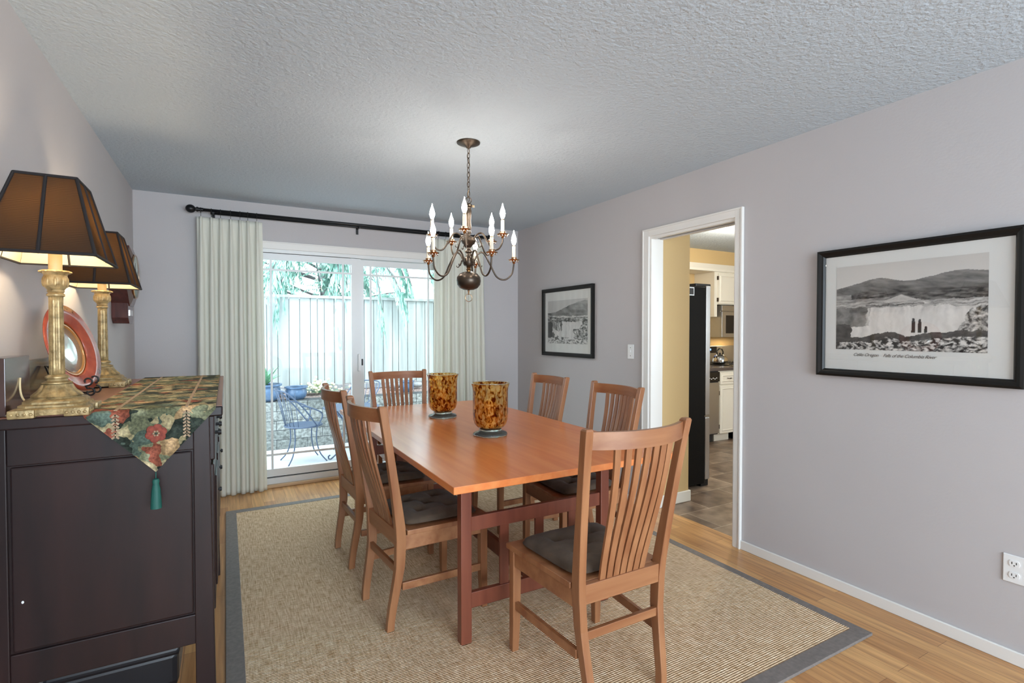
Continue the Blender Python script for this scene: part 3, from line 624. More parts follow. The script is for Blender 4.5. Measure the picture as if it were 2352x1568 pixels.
for k in range(6):
    a = k*math.pi/3+.3; w.sphere((.006+.017*math.cos(a), 1.9865-2.67, -.075+.017*math.sin(a)), .0135, (1, .15, 1), 12, 8)
w.build('woven_flower', 'flower', rn, smooth=True)
w = MB()
for k in range(6):
    a = k*math.pi/3; w.sphere((.006+.007*math.cos(a), 1.984-2.67, -.075+.007*math.sin(a)), .0032, (1, .4, 1), 8, 6)
w.build('flower_centre', 'braid', rn, smooth=True)
w = MB(); w.tube([(.004, 1.986-2.67, -.198), (.004, 1.985-2.67, -.222)], .0016, 8)
w.lathe([(.002, -.218), (.008, -.221), (.0105, -.228), (.0085, -.236), (.0095, -.240), (.0125, -.255), (.0145, -.29), (.0155, -.314), (.002, -.315)], 24, (.004, 1.984-2.67, 0))
w.build('tassel', 'tassel', rn, smooth='auto')

# ------------------------------------------------------------------ table lamps
def make_lamp(label, dz=0):
    t = thing('table_lamp', label, 'lamp', group='matching column lamps on the sideboard')
    w = MB()
    def sq(h, z, cut=.18):
        k = h*(1-cut); return [(h, -k, z), (h, k, z), (k, h, z), (-k, h, z), (-h, k, z), (-h, -k, z), (-k, -h, z), (k, -h, z)]
    w.loft([sq(.084, .006, .12), sq(.086, .022, .12), sq(.083, .026, .2), sq(.078, .028, .3), sq(.078, .034, .3), sq(.071, .037, .4), sq(.071, .043, .4), sq(.064, .050, .45)])
    for sx in (-1, 1):
        for sy in (-1, 1):
            w.box(-.030, .030, -.030, .030, 0, .025, mt=Matrix.Translation((sx*.062, sy*.062, 0)), bev=.005)
            for k in range(4): w.sphere((sx*(.040+.014*k), sy*.0925, .012), .0045, (1, .6, 1), 8, 6); w.sphere((sx*.0925, sy*(.040+.014*k), .012), .0045, (.6, 1, 1), 8, 6)
    w.lathe([(.060, .044), (.064, .049), (.060, .055), (.052, .060), (.042, .068), (.036, .080), (.034, .090), (.037, .093), (.037, .096), (.026, .100), (.024, .106), (.029, .109), (.029, .113), (.021, .119)], 40)
    w.build('base', 'lampgold', t, smooth='auto')
    w = MB(); n = 96; rings = []
    for z, r_, am in ((.056, .060, .06), (.062, .054, .08), (.070, .045, .09), (.080, .039, .08), (.090, .036, .03)):
        rings.append([(r_*(1+am*abs(math.cos(8*math.pi*k/n*1.5)))*math.cos(2*math.pi*k/n), r_*(1+am*abs(math.cos(8*math.pi*k/n*1.5)))*math.sin(2*math.pi*k/n), z) for k in range(n)])
    w.loft(rings, True, False).build('leaf_ring', 'lampgold', t, smooth=True)
    n = 64; rings = []
    for z, r_ in ((.117, .0185), (.14, .0185), (.34, .0168), (.358, .0172)):
        rings.append([(r_*(1+.045*math.cos(14*2*math.pi*k/n))*math.cos(2*math.pi*k/n), r_*(1+.045*math.cos(14*2*math.pi*k/n))*math.sin(2*math.pi*k/n), z) for k in range(n)])
    MB().loft(rings).build('column', 'lampgold', t, smooth=True)
    w = MB(); w.lathe([(.017, .355), (.022, .358), (.022, .363), (.018, .367), (.021, .371), (.020, .376), (.026, .384), (.0305, .394), (.0295, .412), (.0275, .420), (.031, .427), (.036, .431), (.033, .435), (.016, .434)], 32)
    for k in range(9):
        a = 2*math.pi*k/9; w.sphere((.034*math.cos(a), .034*math.sin(a), .430), .0065, (1, 1, .6), 8, 6)
        w.sphere((.0275*math.cos(a), .0275*math.sin(a), .400), .0075, (.7, .7, 2.1), 8, 8)
    w.build('capital', 'lampgold', t, smooth='auto')
    MB().lathe([(.0165, .432), (.0165, .515), (.014, .53)], 24).build('candle_sleeve', 'gsleeve', t, smooth='auto')
    MB().sphere((0, 0, .575), .027, (1, 1, 1.25)).build('light_bulb', 'lampbulb', t, smooth=True)
    z0, z1 = .467+dz, .702+dz; a0, b0, a1, b1 = .126, .168, .070, .083
    def rect(a, b_, z): return [(-a, -b_, z), (a, -b_, z), (a, b_, z), (-a, b_, z)]
    w = MB(); w.loft([rect(a0, b0, z0), rect(a1, b1, z1)], True, False); sh = w.build('shade', 'shade', t)
    w = MB(); w.loft([rect(a0-.003, b0-.003, z0), rect(a1-.003, b1-.003, z1)], True, False); w.build('lining', 'shadein', sh)
    w = MB()
    for (A_, z, r_) in ((rect(a0, b0, z0+.003), z0, .0045), (rect(a1, b1, z1), z1, .0045)):
        for i in range(4): w.tube([A_[i], A_[(i+1) % 4]], r_, 8)
    B0, B1 = rect(a0, b0, z0), rect(a1, b1, z1)
    for i in range(4):
        w.tube([B0[i], B1[i]], .0045, 8)
        m0 = [(B0[i][q]+B0[(i+1) % 4][q])/2 for q in range(3)]; m1 = [(B1[i][q]+B1[(i+1) % 4][q])/2 for q in range(3)]
        w.tube([m0, m1], .0045, 8)
    w.build('piping', 'piping', sh, smooth='auto')
    w = MB()
    for s_ in (-1, 1): w.tube([(0, s_*.012, .53), (0, s_*.05, .56), (0, s_*.055, .60), (0, s_*.02, z1-.006), (0, 0, z1+.002)], .0015, 6)
    w.tube([(-a1+.002, 0, z1), (a1-.002, 0, z1)], .0015, 6); w.build('harp', 'brass', t)
    MB().lathe([(.002, z1), (.006, z1+.004), (.007, z1+.010), (.003, z1+.018)], 12).build('finial', 'brass', t, smooth=True)
    return t
l1 = make_lamp('gold column lamp with brown shade nearest the camera on the sideboard'); l1.location = (-.452, 2.050, ST)
l2 = make_lamp('gold column lamp with brown shade at the far end of the sideboard', -.012); l2.location = (-.490, 2.955, ST)
w = MB(); pts = []
for i in range(14):
    q = i/13; pts.append((-.535-.028*math.sin(q*1.5)+.0*q, 2.10+.05*q, ST+.035+.07*q*q))
cd = w.tube(pts, .0028, 8).build('power_cord', 'ivory', smooth=True)
cd.parent = l1; cd.matrix_parent_inverse = Matrix.Translation((.452, -2.050, -ST))

# ------------------------------------------------------------------ plate on easel
pl = thing('display_plate', 'round red-rimmed glass plate leaning upright on a wire easel', 'plate', (-.528, 2.535, 1.282))
w = MB(); w.lathe([(.001, .0), (.11, .0), (.14, .012), (.168, .018), (.168, .022), (.14, .016), (.112, .010)], 56)
def plate_parts():
    w = MB(); w.lathe([(.112, .002), (.140, .014), (.168, .021), (.169, .024), (.140, .019), (.114, .008)], 64); return w
rot = Matrix.Rotation(R(-14), 4, 'Z') @ Matrix.Rotation(R(90-15), 4, 'Y')
w.b.free()
for nm, m_, pr in (('rim', 'red', [(.108, .004), (.114, .002), (.140, .014), (.168, .020), (.169, .024), (.140, .019), (.113, .0085), (.104, .006)]), ('well', 'plategold', [(.090, -.004), (.109, .003), (.1105, .0065), (.090, .001)]), ('centre', 'platec', [(.001, -.006), (.091, -.005), (.093, .0005), (.045, .004), (.001, .005)])):
    n = 64; w = MB(); rings = [[rot @ Vector((r_*math.cos(2*math.pi*k/n), r_*math.sin(2*math.pi*k/n), z)) for k in range(n)] for r_, z in (pr+[pr[0]] if nm != 'centre' else pr)]
    w.loft(rings, True, nm == 'centre').build(nm, m_, pl, smooth=True)
es = thing('plate_easel', 'small black scrolled wire easel holding the plate', 'easel', (-.503, 2.53, ST))
w = MB()
for s_ in (-1, 1):
    y = s_*.055
    w.tube([(-.085, y*.3, .12), (-.06, y*.6, .06), (-.03, y, .012), (.02, y, .010), (.045, y, .014)], .0032, 8)
    cu = []
    for i in range(20):     # upper curl, opening forwards
        a = R(215)-i/19*R(330); r_ = .017*(.45+.55*i/19); cu.append((.045+r_*math.cos(a), y, .062+r_*math.sin(a)))
    lo = []
    for i in range(20):
        a = R(120)-i/19*R(330)*-1*-1; r_ = .016*(1-.5*i/19); lo.append((.052+r_*math.cos(a), y, .021+r_*math.sin(a)))
    w.tube(cu+lo, .0032, 8)
w.tube([(-.03, -.055, .012), (-.03, .055, .012)], .003, 8); w.tube([(-.085, -.0165, .12), (-.085, .0165, .12)], .003, 8)
w.build('wire_frame', 'black', es, smooth=True)

# ------------------------------------------------------------------ wall clock (schoolhouse style)
ck = thing('wall_clock', 'mahogany schoolhouse clock hanging on the left wall behind the far lamp', 'clock', (XL, 4.08, 1.40))
MB().prism([(-.095, .035), (-.055, .0), (.055, 0), (.095, .035), (.095, .2), (-.095, .2)], .0, .086, 'x').build('case', 'clockw', ck, bevel=.003)
w = MB(); oc = [(.205*math.cos(R(22.5+45*k)), .30+.205*math.sin(R(22.5+45*k))) for k in range(8)]; ic = [(.150*math.cos(R(22.5+45*k)), .30+.150*math.sin(R(22.5+45*k))) for k in range(8)]
def rg8(pl_, h): return [(h, p[0], p[1]) for p in pl_]
w.loft([rg8(oc, 0), rg8(oc, .092), rg8(ic, .110), rg8(ic, .09)], True, True); w.build('dial_frame', 'clockw', ck)
def disc_x(w, r_, h0, h1, cz, n=40): return w.prism([(r_*math.cos(2*math.pi*k/n), cz+r_*math.sin(2*math.pi*k/n)) for k in range(n)], h0, h1, 'x')
f = disc_x(MB(), .135, .108, .113, .30).build('dial', 'dial', ck)
w = MB(); w.box(.1135, .115, -.003, .003, .30, .39); w.box(.1135, .115, -.075, 0, .297, .303); w.build('hands', 'slot', f)
w = MB(); w.ring((.113, 0, .30), .137, .006, 'x', 40, 8); w.build('bezel', 'brass', ck, smooth=True)
w = MB(); rings = []
for i in range(7):
    q = i/6; r_ = .135*math.cos(q*math.pi/2*.97)+.001; rings.append([(.113+.022*math.sin(q*math.pi/2), r_*math.cos(2*math.pi*k/36), .30+r_*math.sin(2*math.pi*k/36)) for k in range(36)])
w.loft(rings, True, True).build('dial_glass', 'wglass', ck, smooth=True)
w = MB(); w.box(.086, .090, -.06, .06, .05, .085); w.build('pendulum_window', 'platec', ck)

# ------------------------------------------------------------------ framed photographs on the right wall
def fbm(x, y, o_=5, s=0):
    v, a, f_ = 0, 1, 1
    for _ in range(o_): v += a*noise.noise(Vector((x*f_, y*f_, s))); a *= .55; f_ *= 2.05
    return v
def cl(v, a=0., b_=1.): return max(a, min(b_, v))
def big_art(u, v):
    uo, vo = u, v; wq_ = cl((.62-v)/.1); u += wq_*.020*fbm(uo*9, vo*11, 4, 31); v += wq_*.022*fbm(uo*11, vo*9, 4, 37)
    hill = .73+.10*math.exp(-((u-.30)/.17)**2)+.12*math.exp(-((u-.85)/.28)**2)+.012*fbm(u*6, 1)
    warm = (1.0, .96, .90)
    if v > hill: g = .60-.25*(v-.85)+.02*fbm(u*2, v*3)
    elif v > .655+.01*fbm(u*8, 2): g = .12+.13*fbm(u*8+v*7, v*16, 5, 3)+.10*(v-.66)/.2+.12*cl(fbm(u*5-v*6, v*5, 3, 51)-.25)
    elif v > .56:
        g = .10+.20*fbm(u*12, v*40, 4, 5); tri = 1-abs(u-.48)/.13
        if v < .56+.07*tri: g = .50+.1*fbm(u*30, v*30)
        elif u < .12 or (v < .60 and u < .4): g += .2
    elif v > .49: g = .40+.34*fbm(u*9, v*60, 4, 7)-.25*(abs(v-.515) < .012 and abs(u-.42) < .2)
    else:
        shore = .155+.05*math.exp(-((u-.40)/.12)**2)+.07*sm(cl((u-.45)/.4))
        g = .66+.10*fbm(u*22, v*3, 4, 9)-.16*cl(fbm(u*30, v*5, 3, 19)-.1)*cl((v-.36)/.1)
        if u < .26 and v > .27+.3*max(0, u-.2): g = .20+.14*fbm(u*14, v*10) if u < .235 else .50+.3*fbm(u*40, v*6)
        if u < .12 and v < .3: g = .05+.04*fbm(u*20, v*20)
        rr = cl((u-.80)/.12)
        if rr > 0 and v < .18+.30*rr: g = cl(.32+.55*fbm(u*34, v*26, 5, 12))
        if v < shore: g = .05+.05*fbm(u*20, v*20)
        if v < shore-.065: 
            q = fbm(u*26, v*36, 5, 14); g = cl(.26+1.1*q+.12*fbm(u*8, v*10, 2, 40), .02, .75)
        for fx, fh, fw in ((.563, .135, .013), (.604, .125, .012), (.643, .05, .010)):
            b0 = .225; wq = fw*(1-.5*cl((vo-b0)/fh)**3)
            if b0-.02 < vo < b0+fh and abs(uo-fx) < wq: g = .025
    g = cl(g, .02, .8)
    return (g*warm[0], g*warm[1], g*warm[2])
def small_art(u, v):
    wq_ = cl((.60-v)/.1); u, v = u+wq_*.03*fbm(u*8, v*9, 4, 61), v+wq_*.03*fbm(u*9, v*8, 4, 67)
    hill = .72+.24*sm(cl((u-.05)/.9))+.02*fbm(u*8, 3)
    if v > hill: g = .52
    elif v > .655-.03*u: g = .15+.16*fbm(u*6+v*4, v*9, 5, 21)+.16*u*(v-.6)/.3
    elif v > .60: g = .62-.5*(fbm(u*7, v*50, 3, 4) > .15)
    elif v > .50: g = cl(.22+.6*fbm(u*10, v*24, 4, 8))
    else:
        g = .62+.10*fbm(u*26, v*3, 3, 6)
        if u < .13+.06*fbm(v*9, 2): g = .06
        elif u < .38 and v > .30+.1*fbm(u*12, 1): g = cl(.30+.8*fbm(u*34, v*4, 3, 3), .05, .7)
        if u > .68+.03*fbm(v*9, 5) and v < .33+.35*cl((u-.8)/.2): g = cl(.26+.6*fbm(u*24, v*24, 5, 11), .03)
        if v < .26 and u < .16+.2*(.26-v): g = .08 if v > .14 else .55
        if v < .10: g = cl(.45+.7*fbm(u*20, v*30, 4, 13), .04, .7)
        for fx, fy, r_ in ((.24, .12, .035), (.40, .13, .03)):
            if abs(u-fx) < r_ and abs(v-fy) < .03: g = .07
        if abs(v-.135) < .004 and .40 < u < .56: g = .1
        if abs(u-.255) < .007 and .12 < v < .19: g = .07
    g = cl(g, .02, .78); return (g, g*.985, g*.95)
def picture(name, label, y0, y1, z0, z1, fw, m_in, art, nu, nv, fd=.03):
    """y1 is the far (left in the photo) side"""
    cy, cz = (y0+y1)/2, (z0+z1)/2
    t = thing('framed_photograph', label, 'picture', (XR-.002, cy, cz))
    hw, hh = (y1-y0)/2, (z1-z0)/2
    for nm, prof in (('frame', [(0, 0), (0, -fd), (fw*.30, -fd-.003), (fw*.62, -fd+.004), (fw*.8, -fd+.006), (fw, -.014), (fw, 0)]),):
        rings = []
        for sy, sz in ((-1, -1), (1, -1), (1, 1), (-1, 1), (-1, -1)):
            rings.append([(px_, sy*(hw-off), sz*(hh-off)) for off, px_ in prof])
        MB().loft(rings, True, False).build(nm, 'frame', t)
    iw, ih = hw-fw+.002, hh-fw+.002
    box(-.010, -.004, -iw, iw, -ih, ih).build('mat_board', 'mattew', t)
    a0, a1, b0, b1 = m_in   # margins left,right,bottom,top measured from the inner opening
    pw0, pw1 = iw-a0, -iw+a1; pz0, pz1 = -ih+b0, ih-b1
    w = MB(); w.grid(lambda u, v: (-.0112, pw0+(pw1-pw0)*u, pz0+(pz1-pz0)*v), nu, nv)
    o = w.build('print', 'art', t, recalc=False)
    me = o.data; ca = me.color_attributes.new('Col', 'FLOAT_COLOR', 'POINT')
    k = 0
    for j in range(nv+1):
        for i in range(nu+1):
            ca.data[k].color = (*art(i/nu, j/nv), 1); k += 1
    MB().grid(lambda u, v: (-.0135, iw-2*iw*u, -ih+2*ih*v), 1, 1).build('glass', 'pglass', t, recalc=False)
    return t, (pw0, pw1, pz0, pz1)
bp_, (a, b_, c0, c1) = picture('big', 'large landscape photograph of a wide waterfall in a wide black frame on the right wall', .80, 1.622, 1.120, 1.772, .036, (.058, .085, .105, .058), big_art, 300, 170)
# inner line of the larger sheet under the print, then its handwritten caption
def handwriting(txt, y, z, size, par):
    cu = bpy.data.curves.new('caption', 'FONT'); cu.body = txt; cu.size = size; cu.shear = .45; cu.space_character = .92; cu.extrude = .0
    o = bpy.data.objects.new('tmp', cu); C.objects.link(o)
    bpy.context.view_layer.update()
    me = bpy.data.meshes.new_from_object(o.evaluated_get(bpy.context.evaluated_depsgraph_get())); bpy.data.objects.remove(o)
    q = bpy.data.objects.new('caption', me); C.objects.link(q); me.materials.clear(); me.materials.append(M['ink']); q.parent = par
    q.location = (-.0116, y, z); q.rotation_euler = (R(90), 0, R(-90)); return q
handwriting('Celilo Oregon    Falls of the Columbia River', .235, c0-.032, .0215, bp_)
picture('small', 'small photograph of a waterfall below a hill in a black frame beside the light switch', 3.553, 4.364, 1.116, 1.764, .036, (.052, .052, .085, .085), small_art, 150, 150)

# ------------------------------------------------------------------ switch and outlet
sw = thing('light_switch', 'white light switch plate on the wall between small picture and kitchen opening', 'light switch', (XR, 3.098, 1.191))
box(-.006, 0, -.035, .035, -.057, .057).build('plate', 'white', sw, bevel=.003)
box(-.014, -.006, -.005, .005, -.004, .012).build('toggle', 'white', sw); w = MB()
for z in (-.032, .032): w.tube([(-.0075, 0, z), (-.0055, 0, z)], .003, 8)
w.build('screws', 'slot', sw)
ol = thing('wall_outlet', 'white double power outlet low on the right wall', 'outlet', (XR, .825, .386))
box(-.006, 0, -.036, .036, -.057, .057).build('plate', 'white', ol, bevel=.003)
for z in (-.024, .024):
    r_ = MB().prism([(.017*math.cos(2*math.pi*k/24), z+max(-.0125, min(.0125, .017*math.sin(2*math.pi*k/24)))) for k in range(24)], -.0085, -.005, 'x').build('receptacle', 'white', ol)
    w = MB(); w.box(-.009, -.0084, -.008, -.0055, z-.003, z+.006); w.box(-.009, -.0084, .0055, .008, z-.003, z+.006); w.tube([(-.009, 0, z-.008), (-.0084, 0, z-.008)], .0025, 10); w.build('slots', 'slot', r_)

# ------------------------------------------------------------------ curtains, rod and rings
ROD_Y, ROD_Z = 4.80, 2.318
rod = thing('curtain_rod', 'black double curtain rod with ball finials above the glass door', 'curtain rod', (1.07, YB, 2.31))
oxr = 1.07
MB().tube([(-.16-oxr, ROD_Y-YB, .008), (2.32-oxr, ROD_Y-YB, .008)], .0125, 14).build('front_rod', 'black', rod, smooth=True)
MB().tube([(-.10-oxr, ROD_Y-YB+.045, -.004), (2.27-oxr, ROD_Y-YB+.045, -.004)], .009, 12).build('rear_rod', 'black', rod, smooth=True)
for s_, x in ((-1, -.235), (1, 2.40)):
    w = MB(); w.sphere((x-oxr, ROD_Y-YB, .008), .032, (1.1, 1, 1), 20, 14)
    w.tube([(x-oxr-s_*.030, ROD_Y-YB, .008), (x-oxr-s_*.042, ROD_Y-YB, .008)], .013, 14); w.tube([(x-oxr-s_*.040, ROD_Y-YB, .008), (x-oxr-s_*.052, ROD_Y-YB, .008)], .019, 14); w.tube([(x-oxr-s_*.052, ROD_Y-YB, .008), (x-oxr-s_*.085, ROD_Y-YB, .008)], .015, 14)
    w.build('finial', 'black', rod, smooth='auto')
for x in (-.08, 1.073, 2.22):
    w = MB(); w.box(x-oxr-.011, x-oxr+.011, -.006, 0, -.062, .010); w.box(x-oxr-.005, x-oxr+.005, -.112, -.003, -.02, -.008); w.box(x-oxr-.009, x-oxr+.009, -.115, -.085, -.012, -.004); w.build('bracket', 'black', rod, bevel=.001)
def curtain(name, label, xt0, xt1, xb0, xb1, pleats, seed, cat='curtain'):
    rnd = random.Random(seed); zt, zb = 2.262, .004
    pos = [(k+.5)/pleats+rnd.uniform(-.018, .018) for k in range(pleats)]
    def f(u, v):
        z = zb+(zt-zb)*v; top = v**6
        x0 = xb0+(xt0-xb0)*v; x1 = xb1+(xt1-xb1)*v
        # pleat phase
        ph = 0
        for i, p in enumerate(pos):
            if u >= p: ph = i+ (u-p)/((pos[i+1] if i+1 < pleats else 1+pos[0])-p)
        if u < pos[0]: ph = -1+(u+1-pos[-1])/(pos[0]+1-pos[-1])
        fr = ph-math.floor(ph); dist = min(fr, 1-fr)
        soft = math.cos(2*math.pi*fr)
        pinch = math.exp(-(dist/.10)**2)
        y = -(.022*soft*(1-top)+.028*pinch*top+.006*math.sin(ph*3.1+z*2)*(1-v))
        x = x0+(x1-x0)*u+.004*math.sin(2*math.pi*fr*2)*(1-top)
        if v > .93: y -= .012*math.exp(-((dist-.05)/.03)**2)*(v-.93)/.07
        return (x, ROD_Y+.012+y, z+.010*math.sin(ph*2)*(1-v)**8*0)
    t = thing(name, label, cat, ((xt0+xt1)/2, ROD_Y, 0))
    o = MB().grid(f, pleats*26, 70).build('curtain_panel', 'curtain', t, smooth=True)
    md = o.modifiers.new('th', 'SOLIDIFY'); md.thickness = .002
    o.matrix_parent_inverse = Matrix.Translation((-(xt0+xt1)/2, -ROD_Y, 0))
    for p in pos:
        w = MB(); x = xt0+(xt1-xt0)*p; w.ring((x, ROD_Y, ROD_Z-.004), .019, .0028, 'x', 20, 8); w.tube([(x, ROD_Y, ROD_Z-.022), (x, ROD_Y-.004, ROD_Z-.040), (x, ROD_Y, ROD_Z-.056)], .0018, 6)
        q = w.build('curtain_ring', 'black', t, smooth=True); q.matrix_parent_inverse = Matrix.Translation((-(xt0+xt1)/2, -ROD_Y, 0))
    return t
curtain('curtain', 'cream pleated curtain hanging left of the glass door', -.195, .275, -.205, .292, 7, 3)
curtain('curtain', 'cream pleated curtain hanging right of the glass door, behind the chandelier', 1.80, 2.335, 1.79, 2.378, 7, 9)

# ------------------------------------------------------------------ chandelier
chx, chy = 1.234, 2.744
cn = thing('chandelier', 'ten-light bronze chandelier hanging by a chain over the dining table', 'chandelier', (chx, chy, 0))
MB().lathe([(.004, 2.405), (.012, 2.407), (.016, 2.416), (.045, 2.424), (.066, 2.433), (.068, 2.4395)], 40).build('canopy', 'bronze', cn, smooth=True)
w = MB(); z = 2.405; k = 0
while z > 2.125:
    ang = 90*(k % 2); pts = []
    for i in range(17):
        a = 2*math.pi*i/16; px_, pz_ = .0085*math.cos(a), .017*math.sin(a)
        pts.append((px_*math.cos(R(ang+30)), px_*math.sin(R(ang+30)), z-.014+pz_))
    w.tube(pts, .0019, 6, cap=False); z -= .0275; k += 1
w.build('chain', 'bronze', cn, smooth=True)
MB().tube([(.004*math.sin(i*1.3), .004*math.cos(i*1.3), 2.41-i*.0145) for i in range(21)], .0016, 6).build('wire', 'brass', cn)
w = MB(); w.ring((0, 0, 2.108), .017, .0025, 'y', 20, 8)
w.lathe([(.003, 2.094), (.014, 2.088), (.024, 2.078), (.024, 2.070), (.015, 2.064), (.0135, 2.058), (.018, 2.045), (.0155, 2.02), (.013, 1.99), (.0155, 1.96), (.0165, 1.945), (.011, 1.935), (.016, 1.922), (.010, 1.912), (.010, 1.905), (.022, 1.900), (.040, 1.888), (.043, 1.872), (.036, 1.858), (.022, 1.846), (.011, 1.834), (.011, 1.826), (.022, 1.816), (.022, 1.808), (.012, 1.802), (.012, 1.79), (.018, 1.780), (.030, 1.772), (.033, 1.758), (.033, 1.742), (.028, 1.732), (.014, 1.726), (.004, 1.724)], 36)
w.build('column', 'bronze', cn, smooth='auto')
w = MB()
for k in range(7):
    a = 2*math.pi*k/7; w.tube([(.02*math.cos(a), .02*math.sin(a), 2.074), (.032*math.cos(a), .032*math.sin(a), 2.074)], [.003, .0015], 8); w.sphere((.033*math.cos(a), .033*math.sin(a), 2.074), .0045, u=8, v=6)
w.lathe([(.010, 1.727), (.015, 1.722), (.010, 1.715), (.016, 1.708), (.010, 1.70), (.018, 1.694)], 24)
w.build('brass_collar', 'brass', cn, smooth='auto')
MB().lathe([(.010, 1.697), (.030, 1.694), (.052, 1.684), (.068, 1.664), (.0705, 1.643), (.066, 1.620), (.052, 1.602), (.030, 1.592), (.006, 1.590)], 48).build('ball', 'bronze', cn, smooth=True)
w = MB(); w.sphere((0, 0, 1.585), .007, u=12, v=8); w.sphere((0, 0, 1.574), .005, u=12, v=8); w.ring((0, 0, 1.568), .005, .0016, 'x', 12, 6); w.ring((0, 0, 1.545), .0215, .0017, 'y', 28, 6); w.build('bottom_ring', 'brass', cn, smooth=True)
MB()
va = math.atan2(chy, chx)                        # direction away from the camera
def spline(P_, n=10):
    out = []; P_ = [Vector(p) for p in P_]
    for i in range(len(P_)-1):
        p0, p1, p2, p3 = P_[max(i-1, 0)], P_[i], P_[i+1], P_[min(i+2, len(P_)-1)]
        for k in range(n):
            t = k/n; out.append(.5*((2*p1)+(p2-p0)*t+(2*p0-5*p1+4*p2-p3)*t*t+(3*p1-p0-3*p2+p3)*t**3))
    out.append(P_[-1]); return out
def arm(ang, prof, rp, zp):
    ca, sa = math.cos(ang), math.sin(ang)
    def q(r_, z, o_=0): return (r_*ca-o_*sa, r_*sa+o_*ca, z)
    A_ = MB().tube([q(p.x, p.z) for p in spline([(r_, 0, z) for r_, z in prof])], .0050, 8).build('arm', 'bronze', cn, smooth=True)
    # little scroll under the arm
    z0 = prof[1][1]; sc_ = []
    for i in range(16):
        a = i/15*4.2; rr = .012*(1-.55*i/15); sc_.append(q(.072+rr*math.cos(a+2.4), z0-.062+rr*math.sin(a+2.4)))
    sc2 = [q(.045, z0-.03), q(.058, z0-.058)]+sc_
    MB().tube(sc2, .0026, 6).build('scroll', 'bronze', A_, smooth=True)
    c_ = q(rp, 0)
    P_ = MB().lathe([(.006, -.020), (.010, -.014), (.007, -.009), (.016, -.006), (.030, -.001), (.034, .004), (.031, .005), (.019, .002), (.017, .003), (.017, .015), (.018, .017), (.010, .017)], 28, (c_[0], c_[1], zp)).build('drip_pan', 'brass', A_, smooth='auto', label='polished drip pan')
    w = MB()
    for k in range(9):
        a = 2*math.pi*k/9; w.sphere((c_[0]+.024*math.cos(a), c_[1]+.024*math.sin(a), zp-.006), .0045, u=8, v=6)
    w.build('pan_beads', 'chrome', P_, smooth=True)
    MB().lathe([(.0095, .015), (.0105, .017), (.0100, .082), (.0095, .083)], 20, (c_[0], c_[1], zp)).build('candle_sleeve', 'candle', A_, smooth='auto')
    MB().lathe([(.0075, .082), (.0085, .083), (.0085, .089), (.0075, .090)], 16, (c_[0], c_[1], zp)).build('bulb_socket', 'brass', A_, smooth='auto')
    bz = [(.006, .089), (.010, .096), (.0150, .110), (.0165, .120), (.0150, .132), (.0105, .146), (.006, .158), (.003, .168), (.001, .178)]
    MB().lathe([(r_*.92, z) for r_, z in bz], 20, (c_[0], c_[1], zp)).build('flame_bulb', 'bulb', A_, smooth=True)
for k in range(5):      # upper tier, one arm towards the camera
    arm(va+math.pi-R(6)+k*2*math.pi/5, [(.030, 1.868), (.050, 1.905), (.085, 1.912), (.115, 1.868), (.150, 1.818), (.185, 1.818), (.207, 1.850), (.210, 1.880)], .210, 1.896)
for k in range(5):      # lower tier, one arm away from it
    arm(va-R(9)+k*2*math.pi/5, [(.030, 1.748), (.052, 1.795), (.085, 1.808), (.125, 1.745), (.165, 1.672), (.215, 1.655), (.258, 1.690), (.270, 1.752)], .270, 1.770)

# ------------------------------------------------------------------ kitchen
fr = thing('refrigerator', 'tall refrigerator with black side and stainless doors in the kitchen', 'refrigerator', (3.33, 3.5, 0))
FX0, FX1, FY0, FY1 = 3.05-3.33, 3.655-3.33, 3.09-3.5, 3.99-3.5
box(FX0, FX1-.03, FY0, FY1, .03, 1.735).build('body', 'pblack', fr, bevel=.006)
for z0, z1, nm in ((.62, 1.745, 'upper_door'), (.06, .605, 'lower_door')):
    q = box(FX1-.022, FX1+.035, FY0, FY1, z0, z1).build(nm, 'steel', fr, bevel=.008)
    zz = (z0+.08, z1-.06) if z0 > .5 else (z1-.14, z1-.10)
    w = MB()
    if z0 > .5: w.tube([(FX1+.035, FY0+.06, z0+.12), (FX1+.075, FY0+.06, z0+.14), (FX1+.075, FY0+.06, z0+.7), (FX1+.035, FY0+.06, z0+.72)], .010, 10)
    else: w.tube([(FX1+.035, FY0+.12, z1-.06), (FX1+.075, FY0+.14, z1-.06), (FX1+.075, FY1-.14, z1-.06), (FX1+.035, FY1-.12, z1-.06)], .010, 10)
    w.build('handle', 'steel', q, smooth=True)
box(FX1-.14, FX1+.045, FY0+.01, FY0+.11, 1.736, 1.762, bev=.006).build('hinge_cover', 'gblack', fr); box(FX1-.05, FX1+.04, FY0+.02, FY1-.02, .0, .055).build('toe_grille', 'gblack', fr, bevel=.004)
for yy in (FY0+.05, FY1-.09): box(FX0+.02, FX0+.06, yy, yy+.04, 0, .03).build('foot', 'gblack', fr)
mg = thing('fridge_magnet', 'small framed card stuck high on the black refrigerator side', 'magnet', (3.435, 3.09, 1.69))
box(-.045, .045, -.004, -.0005, -.035, .035).build('card_frame', 'steel', mg); box(-.036, .036, -.0055, -.004, -.027, .027).build('card', 'slot', mg)
